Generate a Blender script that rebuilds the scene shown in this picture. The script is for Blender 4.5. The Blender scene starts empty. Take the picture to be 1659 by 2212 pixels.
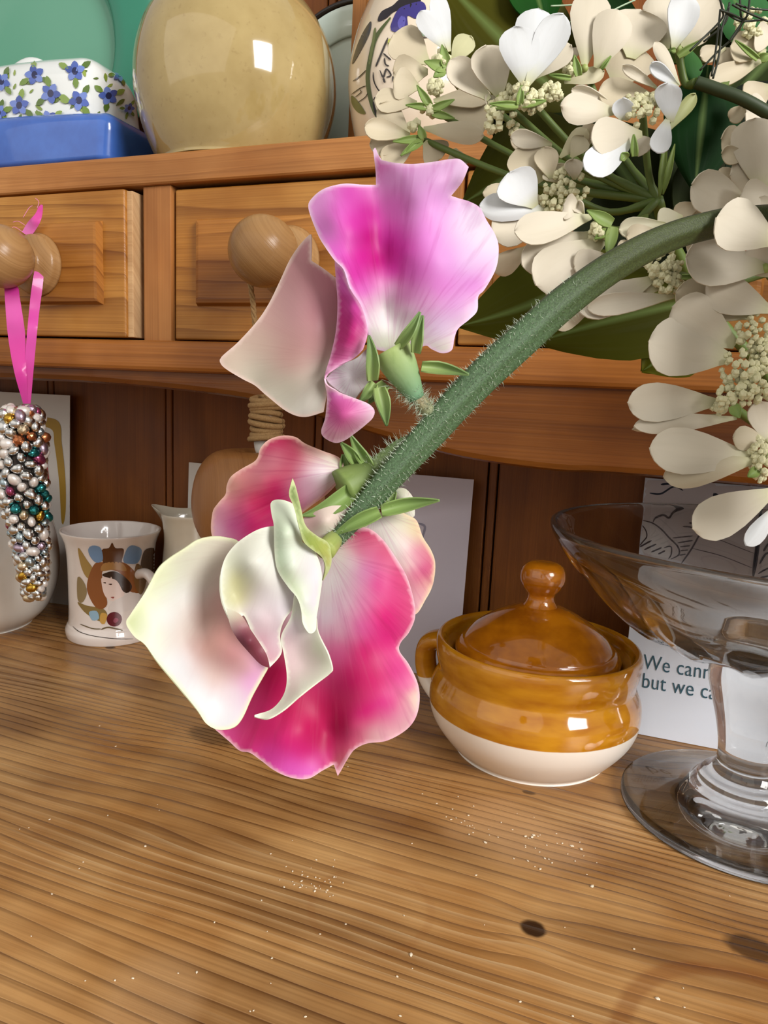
import bpy, bmesh, math, random
import numpy as np
from mathutils import Vector, Matrix
from mathutils.geometry import delaunay_2d_cdt
from mathutils.bvhtree import BVHTree

S = bpy.context.scene
COL = S.collection
rnd = random.Random(7)

# ------------------------------------------------------------------ camera
FPX, IW, IH = 1533.0, 1659.0, 2212.0
CAM_R = np.array([[0.9356, 0.0987, -0.3391],      # columns: right, down, forward
                  [0.3501, -0.1329, 0.9272],
                  [0.0464, -0.9862, -0.1589]])
CAM_P = np.array([0.0, 0.0, 0.25])
u_, s_, v_ = np.linalg.svd(CAM_R); CAM_R = u_ @ v_
cam_data = bpy.data.cameras.new('camera')
cam = bpy.data.objects.new('camera', cam_data); COL.objects.link(cam)
M4 = Matrix.Identity(4)
for i in range(3):
    M4[i][0] = CAM_R[i, 0]; M4[i][1] = -CAM_R[i, 1]; M4[i][2] = -CAM_R[i, 2]; M4[i][3] = CAM_P[i]
cam.matrix_world = M4
cam_data.sensor_fit = 'HORIZONTAL'; cam_data.sensor_width = 36.0
cam_data.lens = 36.0 * FPX / IW
cam_data.clip_start = 0.01; cam_data.clip_end = 50
S.camera = cam

# ------------------------------------------------------------------ light
w = bpy.data.worlds.new('room_light'); S.world = w; w.use_nodes = True
bg = w.node_tree.nodes['Background']
bg.inputs[0].default_value = (1.0, 0.955, 0.90, 1); bg.inputs[1].default_value = 0.44

def area(name, loc, target, sx, sy, power, col):
    ld = bpy.data.lights.new(name, 'AREA'); ld.shape = 'RECTANGLE'; ld.size = sx; ld.size_y = sy
    ld.energy = power; ld.color = col
    lo = bpy.data.objects.new(name, ld); COL.objects.link(lo); lo.location = loc
    d = Vector(target) - Vector(loc)
    lo.rotation_euler = d.to_track_quat('-Z', 'Y').to_euler()
    return lo
area('window_light', (1.95, -0.85, 1.25), (-0.2, 0.45, 0.2), 0.9, 1.15, 80, (1.0, 0.97, 0.95))
area('room_fill_light', (-0.9, -2.2, 1.5), (-0.2, 0.4, 0.2), 4.2, 2.6, 25, (1.0, 0.93, 0.84))  # added wide soft fill for bounce from the room; no window here

S.view_settings.view_transform = 'Standard'; S.view_settings.look = 'None'
S.view_settings.exposure = 0.0; S.view_settings.gamma = 1.0
S.view_settings.use_curve_mapping = False
S.cycles.max_bounces = 14; S.cycles.diffuse_bounces = 2; S.cycles.glossy_bounces = 2; S.cycles.transmission_bounces = 14; S.cycles.transparent_max_bounces = 10
S.cycles.caustics_reflective = False; S.cycles.caustics_refractive = True
S.cycles.adaptive_threshold = 0.05; S.cycles.adaptive_min_samples = 16

# ------------------------------------------------------------------ helpers
def at(px, py, depth):
    return CAM_P + CAM_R @ np.array([(px - IW/2)/FPX*depth, (py - IH/2)/FPX*depth, depth])
def ray(px, py):
    return CAM_R @ np.array([px - IW/2, py - IH/2, FPX])
def on_y(px, py, y):
    r = ray(px, py); return CAM_P + r*((y - CAM_P[1])/r[1])
def on_z(px, py, z=0.0):
    r = ray(px, py); return CAM_P + r*((z - CAM_P[2])/r[2])
def lin(c):
    if isinstance(c, str): c = tuple(int(c[i:i+2], 16)/255 for i in (0, 2, 4))
    return tuple((v/12.92 if v <= 0.04045 else ((v+0.055)/1.055)**2.4) for v in c[:3])
def lin4(c): return (*lin(c), 1.0)

def root(name, label, cat, loc=(0, 0, 0), group=None):
    o = bpy.data.objects.new(name, None); COL.objects.link(o); o.location = [float(v) for v in loc]
    o.empty_display_size = 0.02
    o['label'] = label; o['category'] = cat
    if group: o['group'] = group
    return o
def tag(o, label, cat, group=None):
    o['label'] = label; o['category'] = cat
    if group: o['group'] = group
    return o
def wloc(o):
    return Vector(o.location) if o.parent is None else Vector((0, 0, 0))
def link(name, me, mat, parent=None, smooth=False):
    """link a mesh given in world coordinates; children keep world coordinates through the inverse"""
    o = bpy.data.objects.new(name, me); COL.objects.link(o)
    if mat is not None: me.materials.append(mat)
    if smooth:
        me.polygons.foreach_set('use_smooth', [True]*len(me.polygons))
    if parent is not None:
        o.parent = parent
        o.matrix_parent_inverse = Matrix.Translation(-wloc(parent))
    return o
def sub_empty(name, parent):
    o = bpy.data.objects.new(name, None); COL.objects.link(o); o.parent = parent
    o.matrix_parent_inverse = Matrix.Translation(-wloc(parent)); o.empty_display_size = 0.01
    return o
def mesh_of(verts, faces, name='m'):
    me = bpy.data.meshes.new(name); me.from_pydata([tuple(map(float, v)) for v in verts], [], faces); me.update(); return me
def from_bm(bm, name='m'):
    bmesh.ops.recalc_face_normals(bm, faces=bm.faces)
    me = bpy.data.meshes.new(name); bm.to_mesh(me); bm.free(); return me

def box_bm(x0, x1, y0, y1, z0, z1, bevel=0.0, seg=2, bm=None):
    own = bm is None
    if own: bm = bmesh.new()
    r = bmesh.ops.create_cube(bm, size=1.0)
    for v in r['verts']:
        v.co = ((x0+x1)/2 + v.co.x*(x1-x0), (y0+y1)/2 + v.co.y*(y1-y0), (z0+z1)/2 + v.co.z*(z1-z0))
    if bevel > 0:
        es = list({e for v in r['verts'] for e in v.link_edges})
        bmesh.ops.bevel(bm, geom=es, offset=bevel, segments=seg, affect='EDGES', profile=0.6)
    return bm
def box(name, x0, x1, y0, y1, z0, z1, mat, parent, bevel=0.0015, seg=2, smooth=False):
    return link(name, from_bm(box_bm(x0, x1, y0, y1, z0, z1, bevel, seg)), mat, parent, smooth)

def spline(pts, n=8):
    """open Catmull-Rom through tuples"""
    P = [np.array(p, float) for p in pts]; out = []
    for i in range(len(P)-1):
        p0 = P[max(i-1, 0)]; p1 = P[i]; p2 = P[i+1]; p3 = P[min(i+2, len(P)-1)]
        for k in range(n):
            t = k/n
            out.append(0.5*((2*p1) + (-p0+p2)*t + (2*p0-5*p1+4*p2-p3)*t*t + (-p0+3*p1-3*p2+p3)*t**3))
    out.append(P[-1]); return out

def lathe_geo(profile, origin, segs=64, fine=6, raw=False):
    pr = profile if raw else [tuple(p) for p in spline(profile, fine)]
    verts = []; faces = []
    ox, oy, oz = origin
    ring = []
    for (r, z) in pr:
        if r < 1e-5:
            ring.append([len(verts)]); verts.append((ox, oy, oz+z))
        else:
            ring.append(list(range(len(verts), len(verts)+segs)))
            for k in range(segs):
                a = 2*math.pi*k/segs; verts.append((ox + r*math.cos(a), oy + r*math.sin(a), oz+z))
    for i in range(len(ring)-1):
        a, b = ring[i], ring[i+1]
        for k in range(segs):
            k2 = (k+1) % segs
            if len(a) == 1 and len(b) == 1: continue
            if len(a) == 1: faces.append((a[0], b[k2], b[k]))
            elif len(b) == 1: faces.append((a[k], a[k2], b[0]))
            else: faces.append((a[k], a[k2], b[k2], b[k]))
    return verts, faces
def lathe(name, profile, origin, mat, parent=None, segs=64, fine=6, smooth=True, rot=None, raw=False):
    v, f = lathe_geo(profile, (0, 0, 0), segs, fine, raw)
    if rot is not None: v = [tuple(rot @ Vector(p)) for p in v]
    v = [(p[0]+origin[0], p[1]+origin[1], p[2]+origin[2]) for p in v]
    bm = bmesh.new(); me0 = mesh_of(v, f); bm.from_mesh(me0); bpy.data.meshes.remove(me0)
    return link(name, from_bm(bm), mat, parent, smooth)

def tube_geo(path, radii, segs=12, cap=True):
    P = [np.array(p, float) for p in path]; n = len(P)
    if not hasattr(radii, '__len__'): radii = [radii]*n
    verts = []; faces = []
    t0 = P[1]-P[0]; t0 = t0/np.linalg.norm(t0)
    up = np.array([0, 0, 1.0]) if abs(t0[2]) < .9 else np.array([1.0, 0, 0])
    nrm = up - t0*(up@t0); nrm /= np.linalg.norm(nrm)
    for i in range(n):
        t = P[min(i+1, n-1)] - P[max(i-1, 0)]; t = t/(np.linalg.norm(t)+1e-12)
        nrm = nrm - t*(nrm@t); nrm /= np.linalg.norm(nrm)+1e-12
        b = np.cross(t, nrm)
        for k in range(segs):
            a = 2*math.pi*k/segs
            verts.append(P[i] + radii[i]*(math.cos(a)*nrm + math.sin(a)*b))
    for i in range(n-1):
        for k in range(segs):
            k2 = (k+1) % segs
            faces.append((i*segs+k, i*segs+k2, (i+1)*segs+k2, (i+1)*segs+k))
    if cap:
        faces.append(tuple(range(segs-1, -1, -1))); faces.append(tuple((n-1)*segs+k for k in range(segs)))
    return verts, faces
def tube(name, path, radii, mat, parent=None, segs=12):
    v, f = tube_geo(path, radii, segs); return link(name, mesh_of(v, f), mat, parent, True)
def join_geo(parts):
    V = []; F = []
    for v, f in parts:
        o = len(V); V += list(v); F += [tuple(i+o for i in q) for q in f]
    return V, F

def set_colors(me, cols, name='col'):
    ca = me.color_attributes.new(name, 'FLOAT_COLOR', 'POINT')
    ca.data.foreach_set('color', np.array([(*c[:3], 1.0) for c in cols], dtype=np.float32).ravel())

# ------------------------------------------------------------------ node helpers
class NT:
    def __init__(s, name):
        s.m = bpy.data.materials.new(name); s.m.use_nodes = True
        s.t = s.m.node_tree; s.n = s.t.nodes; s.b = s.n['Principled BSDF']; s.out = s.n['Material Output']
    def add(s, typ, **kw):
        nd = s.n.new(typ)
        for k, v in kw.items(): setattr(nd, k, v)
        return nd
    def val(s, x): return x
    def con(s, a, b): s.t.links.new(a, b)
    def math(s, op, a, b=None, c=None, clamp=False):
        nd = s.n.new('ShaderNodeMath'); nd.operation = op; nd.use_clamp = clamp
        for i, x in enumerate((a, b, c)):
            if x is None: continue
            if isinstance(x, (int, float)): nd.inputs[i].default_value = x
            else: s.con(x, nd.inputs[i])
        return nd.outputs[0]
    def mix(s, fac, a, b, mode='MIX'):
        nd = s.n.new('ShaderNodeMix'); nd.data_type = 'RGBA'; nd.blend_type = mode
        for i, x in ((0, fac), (6, a), (7, b)):
            if isinstance(x, (int, float)): nd.inputs[i].default_value = x
            elif isinstance(x, tuple): nd.inputs[i].default_value = x
            else: s.con(x, nd.inputs[i])
        return nd.outputs[2]
    def ramp(s, fac, stops, interp='LINEAR'):
        nd = s.n.new('ShaderNodeValToRGB'); cr = nd.color_ramp; cr.interpolation = interp
        while len(cr.elements) < len(stops): cr.elements.new(0.5)
        for e, (p, c) in zip(cr.elements, stops):
            e.position = p; e.color = c if not isinstance(c, (int, float)) else (c, c, c, 1)
        s.con(fac, nd.inputs[0]); return nd.outputs[0]
    def maprange(s, x, a, b, c=0.0, d=1.0, smooth=False):
        nd = s.n.new('ShaderNodeMapRange'); nd.clamp = True
        if smooth: nd.interpolation_type = 'SMOOTHSTEP'
        s.con(x, nd.inputs[0])
        for i, v in zip((1, 2, 3, 4), (a, b, c, d)): nd.inputs[i].default_value = v
        return nd.outputs[0]
    def noise(s, vec, scale, detail=2.0, rough=0.5, dist=0.0):
        nd = s.n.new('ShaderNodeTexNoise'); nd.inputs['Scale'].default_value = scale
        nd.inputs['Detail'].default_value = detail; nd.inputs['Roughness'].default_value = rough
        nd.inputs['Distortion'].default_value = dist
        if vec is not None: s.con(vec, nd.inputs['Vector'])
        return nd.outputs['Fac']
    def coord(s): return s.n.new('ShaderNodeTexCoord').outputs['Object']
    def mapping(s, vec, scale=(1, 1, 1), loc=(0, 0, 0), rot=(0, 0, 0)):
        nd = s.n.new('ShaderNodeMapping'); nd.inputs['Scale'].default_value = scale
        nd.inputs['Location'].default_value = loc; nd.inputs['Rotation'].default_value = rot
        s.con(vec, nd.inputs['Vector']); return nd.outputs[0]
    def sep(s, vec):
        nd = s.n.new('ShaderNodeSeparateXYZ'); s.con(vec, nd.inputs[0]); return nd.outputs
    def comb(s, x, y, z):
        nd = s.n.new('ShaderNodeCombineXYZ')
        for i, v in enumerate((x, y, z)):
            if isinstance(v, (int, float)): nd.inputs[i].default_value = v
            else: s.con(v, nd.inputs[i])
        return nd.outputs[0]
    def bump(s, h, strength=0.3, dist=0.001):
        nd = s.n.new('ShaderNodeBump'); nd.inputs['Strength'].default_value = strength
        nd.inputs['Distance'].default_value = dist; s.con(h, nd.inputs['Height'])
        s.con(nd.outputs[0], s.b.inputs['Normal'])
    def set(s, **kw):
        for k, v in kw.items():
            k2 = k.replace('_', ' ')
            i = s.b.inputs[k2]
            if hasattr(v, 'is_output'): s.con(v, i)
            else: i.default_value = v
        return s

def plain(name, col, rough=0.5, metal=0.0, coat=0.0, spec=0.5):
    t = NT(name); t.set(Base_Color=lin4(col), Roughness=rough, Metallic=metal)
    t.b.inputs['Coat Weight'].default_value = coat; t.b.inputs['Coat Roughness'].default_value = 0.05
    t.b.inputs['Specular IOR Level'].default_value = spec
    return t.m

def glaze(name, col, col2=None, rough=0.08, scale=30, coat=0.6):
    """glossy glazed pottery with faint mottling"""
    t = NT(name); c = t.coord()
    n = t.noise(c, scale, 4, 0.6)
    a = lin4(col); b = lin4(col2 or col)
    t.set(Base_Color=t.mix(t.maprange(n, .35, .68), a, b), Roughness=rough)
    t.b.inputs['Coat Weight'].default_value = coat; t.b.inputs['Coat Roughness'].default_value = 0.03
    return t.m

def pine(name, base, dark, light, along='x', freq=70, seed=0.0, warp=0.03, line=0.55, rough=0.42, knots=(), contrast=0.5, bumpy=0.25, fine=900, grooves=False, sharp=5.0, pale=None, stains=()):
    """old pine: growth lines run along one axis, bowed by noise and round the knots"""
    t = NT(name); c = t.coord(); x, y, z = t.sep(c)
    L, A, B = {'x': (x, y, z), 'z': (z, x, y), 'y': (y, x, z)}[along]
    across = t.math('ADD', A, t.math('MULTIPLY', B, 0.83))
    lv = t.comb(t.math('ADD', t.math('MULTIPLY', L, 2.2), seed), t.math('MULTIPLY', across, 9.0), seed*1.7)
    w1 = t.noise(lv, 1.0, 2, 0.55)
    v = t.math('ADD', across, t.math('MULTIPLY', t.math('SUBTRACT', w1, 0.5), warp))
    kmask = None
    wob = t.noise(c, 160, 1) if knots else None
    for (kx, ky, kr, el, ks) in knots:
        dx = t.math('DIVIDE', t.math('SUBTRACT', L, kx), kr*el); dy = t.math('DIVIDE', t.math('SUBTRACT', across, ky), kr)
        d2 = t.math('ADD', t.math('MULTIPLY', dx, dx), t.math('MULTIPLY', dy, dy))
        d2w = t.math('ADD', d2, t.math('MULTIPLY', t.math('SUBTRACT', wob, .5), 0.7))
        m = t.maprange(d2w, 0.55, 1.5, ks, 0.0, True)
        kmask = m if kmask is None else t.math('MAXIMUM', kmask, m)
        fall = t.math('POWER', 2.718, t.math('MULTIPLY', d2, -0.10))
        v = t.math('ADD', v, t.math('MULTIPLY', t.math('MULTIPLY', fall, dy), kr*0.55))
    # growth rings of uneven spacing
    den = t.noise(t.comb(0.0, t.math('MULTIPLY', v, 5.0), seed), 1.0, 1)
    ph = t.math('MULTIPLY', v, freq)
    ph = t.math('ADD', ph, t.math('MULTIPLY', den, freq*0.12))
    fr = t.math('FRACT', ph)
    ring = t.math('POWER', fr, sharp)
    ring = t.math('MULTIPLY', ring, t.maprange(fr, 0.96, 1.0, 1.0, 0.0))
    streak = t.noise(t.comb(t.math('MULTIPLY', L, 6.0), t.math('MULTIPLY', across, fine), seed), 1.0, 1)
    blot = t.noise(c, 11.0, 3, 0.6)
    blot2 = t.noise(t.comb(t.math('MULTIPLY', L, 7.0), t.math('MULTIPLY', across, 28.0), seed+3), 1.0, 2)
    col = t.mix(t.maprange(blot, .32, .68), lin4(base), lin4(light))
    col = t.mix(t.math('MULTIPLY', t.maprange(blot2, .45, .72), 0.55), col, lin4(dark))
    fac = t.math('MULTIPLY', ring, t.maprange(blot2, .3, .7, line*0.35, line))
    col = t.mix(fac, col, lin4(dark))
    col = t.mix(t.math('MULTIPLY', t.maprange(streak, .35, .75), 0.28), col, lin4(dark))
    if pale:
        fp = t.math('POWER', t.math('FRACT', t.math('ADD', ph, 0.45)), 7.0)
        col = t.mix(t.math('MULTIPLY', fp, t.maprange(w1, .5, .72, 0.0, 0.6)), col, lin4(pale))
    for (cx_, cy_, r0, wd_, sc_, st_) in stains:
        ex = t.math('SUBTRACT', L, cx_); ey = t.math('SUBTRACT', across, cy_)
        dr = t.math('SQRT', t.math('ADD', t.math('MULTIPLY', ex, ex), t.math('MULTIPLY', ey, ey)))
        dr = t.math('ADD', dr, t.math('MULTIPLY', t.math('SUBTRACT', blot, .5), wd_*2.2))
        mk = t.maprange(t.math('ABSOLUTE', t.math('SUBTRACT', dr, r0)), wd_*0.3, wd_, st_, 0.0, True)
        col = t.mix(mk, col, lin4(sc_))
    if kmask is not None:
        col = t.mix(kmask, col, lin4('2a1509'))
    t.set(Base_Color=col, Roughness=t.maprange(blot, .3, .7, rough-.07, rough+.1))
    t.b.inputs['Specular IOR Level'].default_value = 0.3
    h = t.math('MULTIPLY', streak, -0.5)
    if grooves: h = t.math('ADD', t.math('MULTIPLY', ring, -1.0), t.math('MULTIPLY', streak, -0.25))
    t.bump(h, bumpy, 0.0012)
    return t.m

def attr_mat(name, rough=0.4, coat=0.0, transl=0.0, veins=0.0, vein_col=None, sss=0.0, spec=0.4, attr='col'):
    t = NT(name); a = t.add('ShaderNodeAttribute', attribute_name=attr)
    col = a.outputs['Color']
    if veins > 0:
        p = t.add('ShaderNodeAttribute', attribute_name='pv')
        n1 = t.noise(p.outputs['Vector'], 1.0, 3, 0.65, 0.3)
        n2 = t.noise(t.mapping(p.outputs['Vector'], (2.6, 1.4, 1)), 1.0, 2)
        f = t.math('MULTIPLY', t.maprange(n1, .5, .72), veins)
        col = t.mix(f, col, t.mix(1.0, col, lin4(vein_col), 'MULTIPLY'))
        f2 = t.math('MULTIPLY', t.maprange(n2, .55, .8), veins*0.10)
        col = t.mix(f2, col, t.mix(0.5, col, (1, 1, 1, 1)))
        t.bump(n1, 0.08, 0.0005)
    t.set(Base_Color=col, Roughness=rough)
    t.b.inputs['Coat Weight'].default_value = coat
    t.b.inputs['Specular IOR Level'].default_value = spec
    if transl > 0:
        tr = t.add('ShaderNodeBsdfTranslucent'); t.con(col, tr.inputs[0])
        mx = t.add('ShaderNodeMixShader'); mx.inputs[0].default_value = transl
        t.con(t.b.outputs[0], mx.inputs[1]); t.con(tr.outputs[0], mx.inputs[2])
        t.con(mx.outputs[0], t.out.inputs[0])
    return t.m

# ---- sheets traced through photograph pixels, each point with its own depth
def closed_spline(pts, n=6):
    """pts: (x,y,d[,sharp]) closed; returns dense list of (x,y,d)"""
    P = [np.array(p[:3], float) for p in pts]; sh = [len(p) > 3 and p[3] for p in pts]; N = len(P); out = []
    for i in range(N):
        p0, p1, p2, p3 = P[i-1], P[i], P[(i+1) % N], P[(i+2) % N]
        if sh[i]: p0 = p1
        if sh[(i+1) % N]: p3 = p2
        L = np.linalg.norm((p2-p1)[:2]); m = max(2, int(L/ n))
        for k in range(m):
            t = k/m
            m1 = (p2-p0)*0.5; m2 = (p3-p1)*0.5
            out.append((2*t**3-3*t*t+1)*p1 + (t**3-2*t*t+t)*m1 + (-2*t**3+3*t*t)*p2 + (t**3-t*t)*m2)
    return out
def inside(poly, x, y):
    c = False; j = len(poly)-1
    for i in range(len(poly)):
        xi, yi = poly[i][0], poly[i][1]; xj, yj = poly[j][0], poly[j][1]
        if (yi > y) != (yj > y) and x < (xj-xi)*(y-yi)/(yj-yi)+xi: c = not c
        j = i
    return c
def inside_mask(B, X, Y):
    """vectorised even-odd test"""
    bx, by = B[:, 0], B[:, 1]; cx_, cy_ = np.roll(bx, 1), np.roll(by, 1)
    c = np.zeros(len(X), bool)
    for i in range(len(bx)):
        if by[i] == cy_[i]: continue
        cond = ((by[i] > Y) != (cy_[i] > Y)) & (X < (cx_[i]-bx[i])*(Y-by[i])/(cy_[i]-by[i]) + bx[i])
        c ^= cond
    return c
def fill2d(bound, h):
    """constrained triangulation of a closed 2-D outline with interior points at spacing h"""
    B = np.array([(b[0], b[1]) for b in bound])
    x0, y0 = B.min(0); x1, y1 = B.max(0)
    gx = []; gy = []; row = 0; y = y0 + h*0.5
    while y < y1:
        xs = np.arange(x0 + (h*0.5 if row % 2 else h), x1, h); gx.append(xs); gy.append(np.full(len(xs), y))
        y += h*0.87; row += 1
    pts = [Vector((b[0], b[1])) for b in B]
    if gx:
        X = np.concatenate(gx); Y = np.concatenate(gy)
        if len(X):
            ok = inside_mask(B, X, Y)
            X = X[ok]; Y = Y[ok]
            if len(X):
                d = np.min((X[:, None]-B[None, :, 0])**2 + (Y[:, None]-B[None, :, 1])**2, axis=1)
                ok = d > (h*0.55)**2
                pts += [Vector((a, b)) for a, b in zip(X[ok], Y[ok])]
    n = len(B)
    co, _, fa, *_ = delaunay_2d_cdt(pts, [(i, (i+1) % n) for i in range(n)], [list(range(n))], 1, 1e-4)
    return np.array([(v.x, v.y) for v in co]), [tuple(f) for f in fa]
def tps(ctrl, q, lam=1e-3):
    """thin-plate interpolation of values ctrl[:,2] at q"""
    C_ = np.array([c[:3] for c in ctrl], float); sc = 100.0
    X = C_[:, :2]/sc; Q = q/sc; n = len(X)
    def U(r2): return np.where(r2 > 1e-12, r2*np.log(np.maximum(r2, 1e-12)), 0.0)
    K = U(((X[:, None]-X[None])**2).sum(-1)) + lam*np.eye(n)
    Pm = np.c_[np.ones(n), X]
    Amat = np.zeros((n+3, n+3)); Amat[:n, :n] = K; Amat[:n, n:] = Pm; Amat[n:, :n] = Pm.T
    b = np.zeros(n+3); b[:n] = C_[:, 2]
    wv = np.linalg.solve(Amat, b)
    return U(((Q[:, None]-X[None])**2).sum(-1)) @ wv[:n] + np.c_[np.ones(len(Q)), Q] @ wv[n:]
def idw(cols, q, p=3.0):
    X = np.array([c[:2] for c in cols], float); V = np.array([lin(c[2]) for c in cols])
    d2 = ((q[:, None]-X[None])**2).sum(-1) + 120.0
    wgt = d2**(-p/2); wgt /= wgt.sum(1, keepdims=True)
    near = wgt @ V
    if len(X) < 6: return near*0.89
    sm = np.stack([tps(np.c_[X, V[:, k]], q, 0.03) for k in range(3)], 1)
    sm = np.clip(sm, V.min(0)*0.9, V.max(0))
    return (0.35*near + 0.65*sm)*0.89

def sheet_geo(outline, inner, cols, D0, base=None, h=11, edge=None, wave=None):
    h = min(h, 8)
    """petal blade: outline/inner give (px,py,depth offset in mm); returns verts, faces, colours, pv"""
    bd = closed_spline(outline, 4)
    q, fa = fill2d(bd, h)
    ctrl = [p[:3] for p in outline] + [p[:3] for p in inner]
    dz = tps(ctrl, q, 2e-3)*0.001
    if wave: dz = dz + np.array([wave(x, y) for x, y in q])*0.001
    c = idw(cols, q)
    if edge is not None:
        ec, ew = edge; ew = ew*1.9
        B = np.array([(b[0], b[1]) for b in bd])
        d = np.sqrt(np.min(((q[:, None]-B[None])**2).sum(-1), axis=1))
        k = np.clip(1 - d/ew, 0, 1)[:, None]**1.5
        c = c*(1-k) + np.array(lin(ec))*k
    bx, by = base if base else (q[:, 0].mean(), q[:, 1].mean())
    ang = np.arctan2(q[:, 1]-by, q[:, 0]-bx); rad = np.hypot(q[:, 0]-bx, q[:, 1]-by)
    pv = np.c_[np.cos(ang)*14, np.sin(ang)*14, rad*0.006]
    V = [at(x, y, D0+d) for (x, y), d in zip(q, dz)]
    return V, fa, c, pv
def sheet(name, patches, mat, parent, thick=0.00035):
    """patches: list of sheet_geo results joined into one petal"""
    V = []; F = []; C = []; PV = []
    for v, f, c, pv in patches:
        o = len(V); V += v; F += [tuple(i+o for i in q) for q in f]; C += list(c); PV += list(pv)
    # make every face look to the camera
    VA = np.array(V); F2 = []
    for f in F:
        a, b, c_ = VA[f[0]], VA[f[1]], VA[f[2]]
        nrm = np.cross(b-a, c_-a)
        F2.append(f if nrm @ (CAM_P - a) > 0 else tuple(reversed(f)))
    n = len(VA); N = np.zeros((n, 3))
    for f in F2:
        fn = np.cross(VA[f[1]]-VA[f[0]], VA[f[2]]-VA[f[0]])
        for i in f: N[i] += fn
    N /= np.linalg.norm(N, axis=1)[:, None]+1e-12
    BK = VA - N*thick; cnt = {}
    for f in F2:
        for i in range(len(f)):
            e = (f[i], f[(i+1) % len(f)]); k = (min(e), max(e)); cnt[k] = None if k in cnt else e
    FV = list(VA) + list(BK); FC = list(C)*2; FP = list(PV)*2
    FF = list(F2) + [tuple(i+n for i in reversed(f)) for f in F2]
    dup = {}
    def dv(i):
        if i not in dup:
            dup[i] = len(FV); FV.append(FV[i]); FC.append(FC[i]); FP.append(FP[i])
        return dup[i]
    for e in cnt.values():
        if e is None: continue
        x, y = e; FF.append((dv(y), dv(x), dv(x+n), dv(y+n)))
    me = mesh_of(FV, FF); set_colors(me, FC)
    pa = me.attributes.new('pv', 'FLOAT_VECTOR', 'POINT')
    pa.data.foreach_set('vector', np.array(FP, dtype=np.float32).ravel())
    return link(name, me, mat, parent, True)

def decal(host, polys, name, parent, mat, lift=0.0003, h=6):
    """flat painted shapes laid on a curved surface: outlines are carried onto the host mesh"""
    me = host.data
    bvh = BVHTree.FromPolygons([v.co for v in me.vertices], [tuple(p.vertices) for p in me.polygons])
    V = []; F = []; C = []
    for k, (colr, pts) in enumerate(polys):
        if len(pts) < 3: continue
        bd = closed_spline([(p[0], p[1], 0) for p in pts], h)
        try: q, fa = fill2d(bd, h)
        except Exception: continue
        idx = {}
        for i, (x, y) in enumerate(q):
            d = Vector(ray(x, y)).normalized()
            hit = bvh.ray_cast(Vector(CAM_P), d)
            if hit[0] is None: continue
            nrm = hit[1] if hit[1].dot(d) < 0 else -hit[1]
            idx[i] = len(V); V.append(hit[0] + nrm*(lift + k*0.000012)); C.append(lin(colr))
        for f in fa:
            if all(i in idx for i in f):
                g = tuple(idx[i] for i in f)
                a, b, c_ = V[g[0]], V[g[1]], V[g[2]]
                if max((a-b).length, (b-c_).length, (a-c_).length) > 0.02: continue
                if (b-a).cross(c_-a).dot(Vector(CAM_P)-a) < 0: g = tuple(reversed(g))
                F.append(g)
    me2 = mesh_of(V, F); set_colors(me2, C)
    return link(name, me2, mat, parent, True)
def stroke_poly(pts, width):
    """polyline in pixels -> closed outline with tapered ends; width may be a list"""
    P = [np.array(p[:2], float) for p in spline([(p[0], p[1]) for p in pts], 5)]
    n = len(P); Lf = []; Rt = []
    for i, p in enumerate(P):
        t = P[min(i+1, n-1)]-P[max(i-1, 0)]; t = t/(np.linalg.norm(t)+1e-9); nn = np.array([-t[1], t[0]])
        s = i/(n-1); wd = width*0.5*min(1.0, 0.35+4*min(s, 1-s))
        Lf.append(p+nn*wd); Rt.append(p-nn*wd)
    return [tuple(p) for p in Lf + Rt[::-1]]
# ================================================================== DRESSER
YD, YB = 0.48, 0.63            # drawer fronts, back boards
ZS0, ZS1 = 0.402, 0.424        # shelf above the drawers
ZD0, ZD1 = 0.286, 0.401        # drawer opening
PB, PD, PL = 'a96c24', '643208', 'c48d46'
m_top = pine('worktop_pine', 'ae7a42', '532a08', 'd0a268', 'x', 105, 2.3, 0.055, 1.0, 0.30, contrast=.6, bumpy=0.55, fine=700, grooves=True, sharp=6.0, pale='ecd2a4',
             stains=[(*on_z(1650, 2330)[:2], float(np.hypot(*(on_z(1540, 2095)-on_z(1650, 2330))[:2])), 0.006, '7a3c10', 0.4), (*on_z(1110, 1810)[:2], 0.0, 0.045, 'd3a878', 0.45), (*on_z(800, 1960)[:2], 0.030, 0.003, '8a4a18', 0.12), (*on_z(330, 2150)[:2], 0.0, 0.03, 'd8b080', 0.3)],
             knots=[(*on_z(1152, 2006)[:2], 0.0055, 1.1, 0.97), (*on_z(1625, 2048)[:2], 0.008, 1.5, 0.75),
                    (*on_z(470, 1590)[:2], 0.012, 1.9, 0.55), (*on_z(1142, 1712)[:2], 0.0022, 1.9, 0.7), (*on_z(238, 1399)[:2], 0.004, 1.2, .75)])
m_draw = [pine('drawer_pine_%d' % i, PB, PD, PL, 'x', 58, 5.1+i*3.7, 0.09, 1.0, 0.40, bumpy=0.35, sharp=4.0) for i in range(3)]
m_panel = pine('raised_panel_pine', 'a86a28', PD, 'bf8440', 'x', 75, 9.4, 0.05, 1.0, 0.38, bumpy=0.3)
m_rail = pine('rail_pine', '9c5e24', '5a2a0a', 'b27236', 'x', 60, 12.7, 0.03, 0.5, 0.36)
m_shelf = pine('shelf_pine', 'ab6e36', '70401a', 'c48a50', 'x', 100, 3.9, 0.04, 0.55, 0.45)
m_apron = pine('apron_shade_pine', '6a380c', '3a1804', '7e4a18', 'x', 45, 17.2, 0.03, 0.6, 0.30)  # wood colour darkened to stand in for shade on the apron
m_vert = pine('upright_pine', 'b07138', '76431c', 'c58a50', 'z', 90, 8.8, 0.02, 0.4, 0.45)
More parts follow.
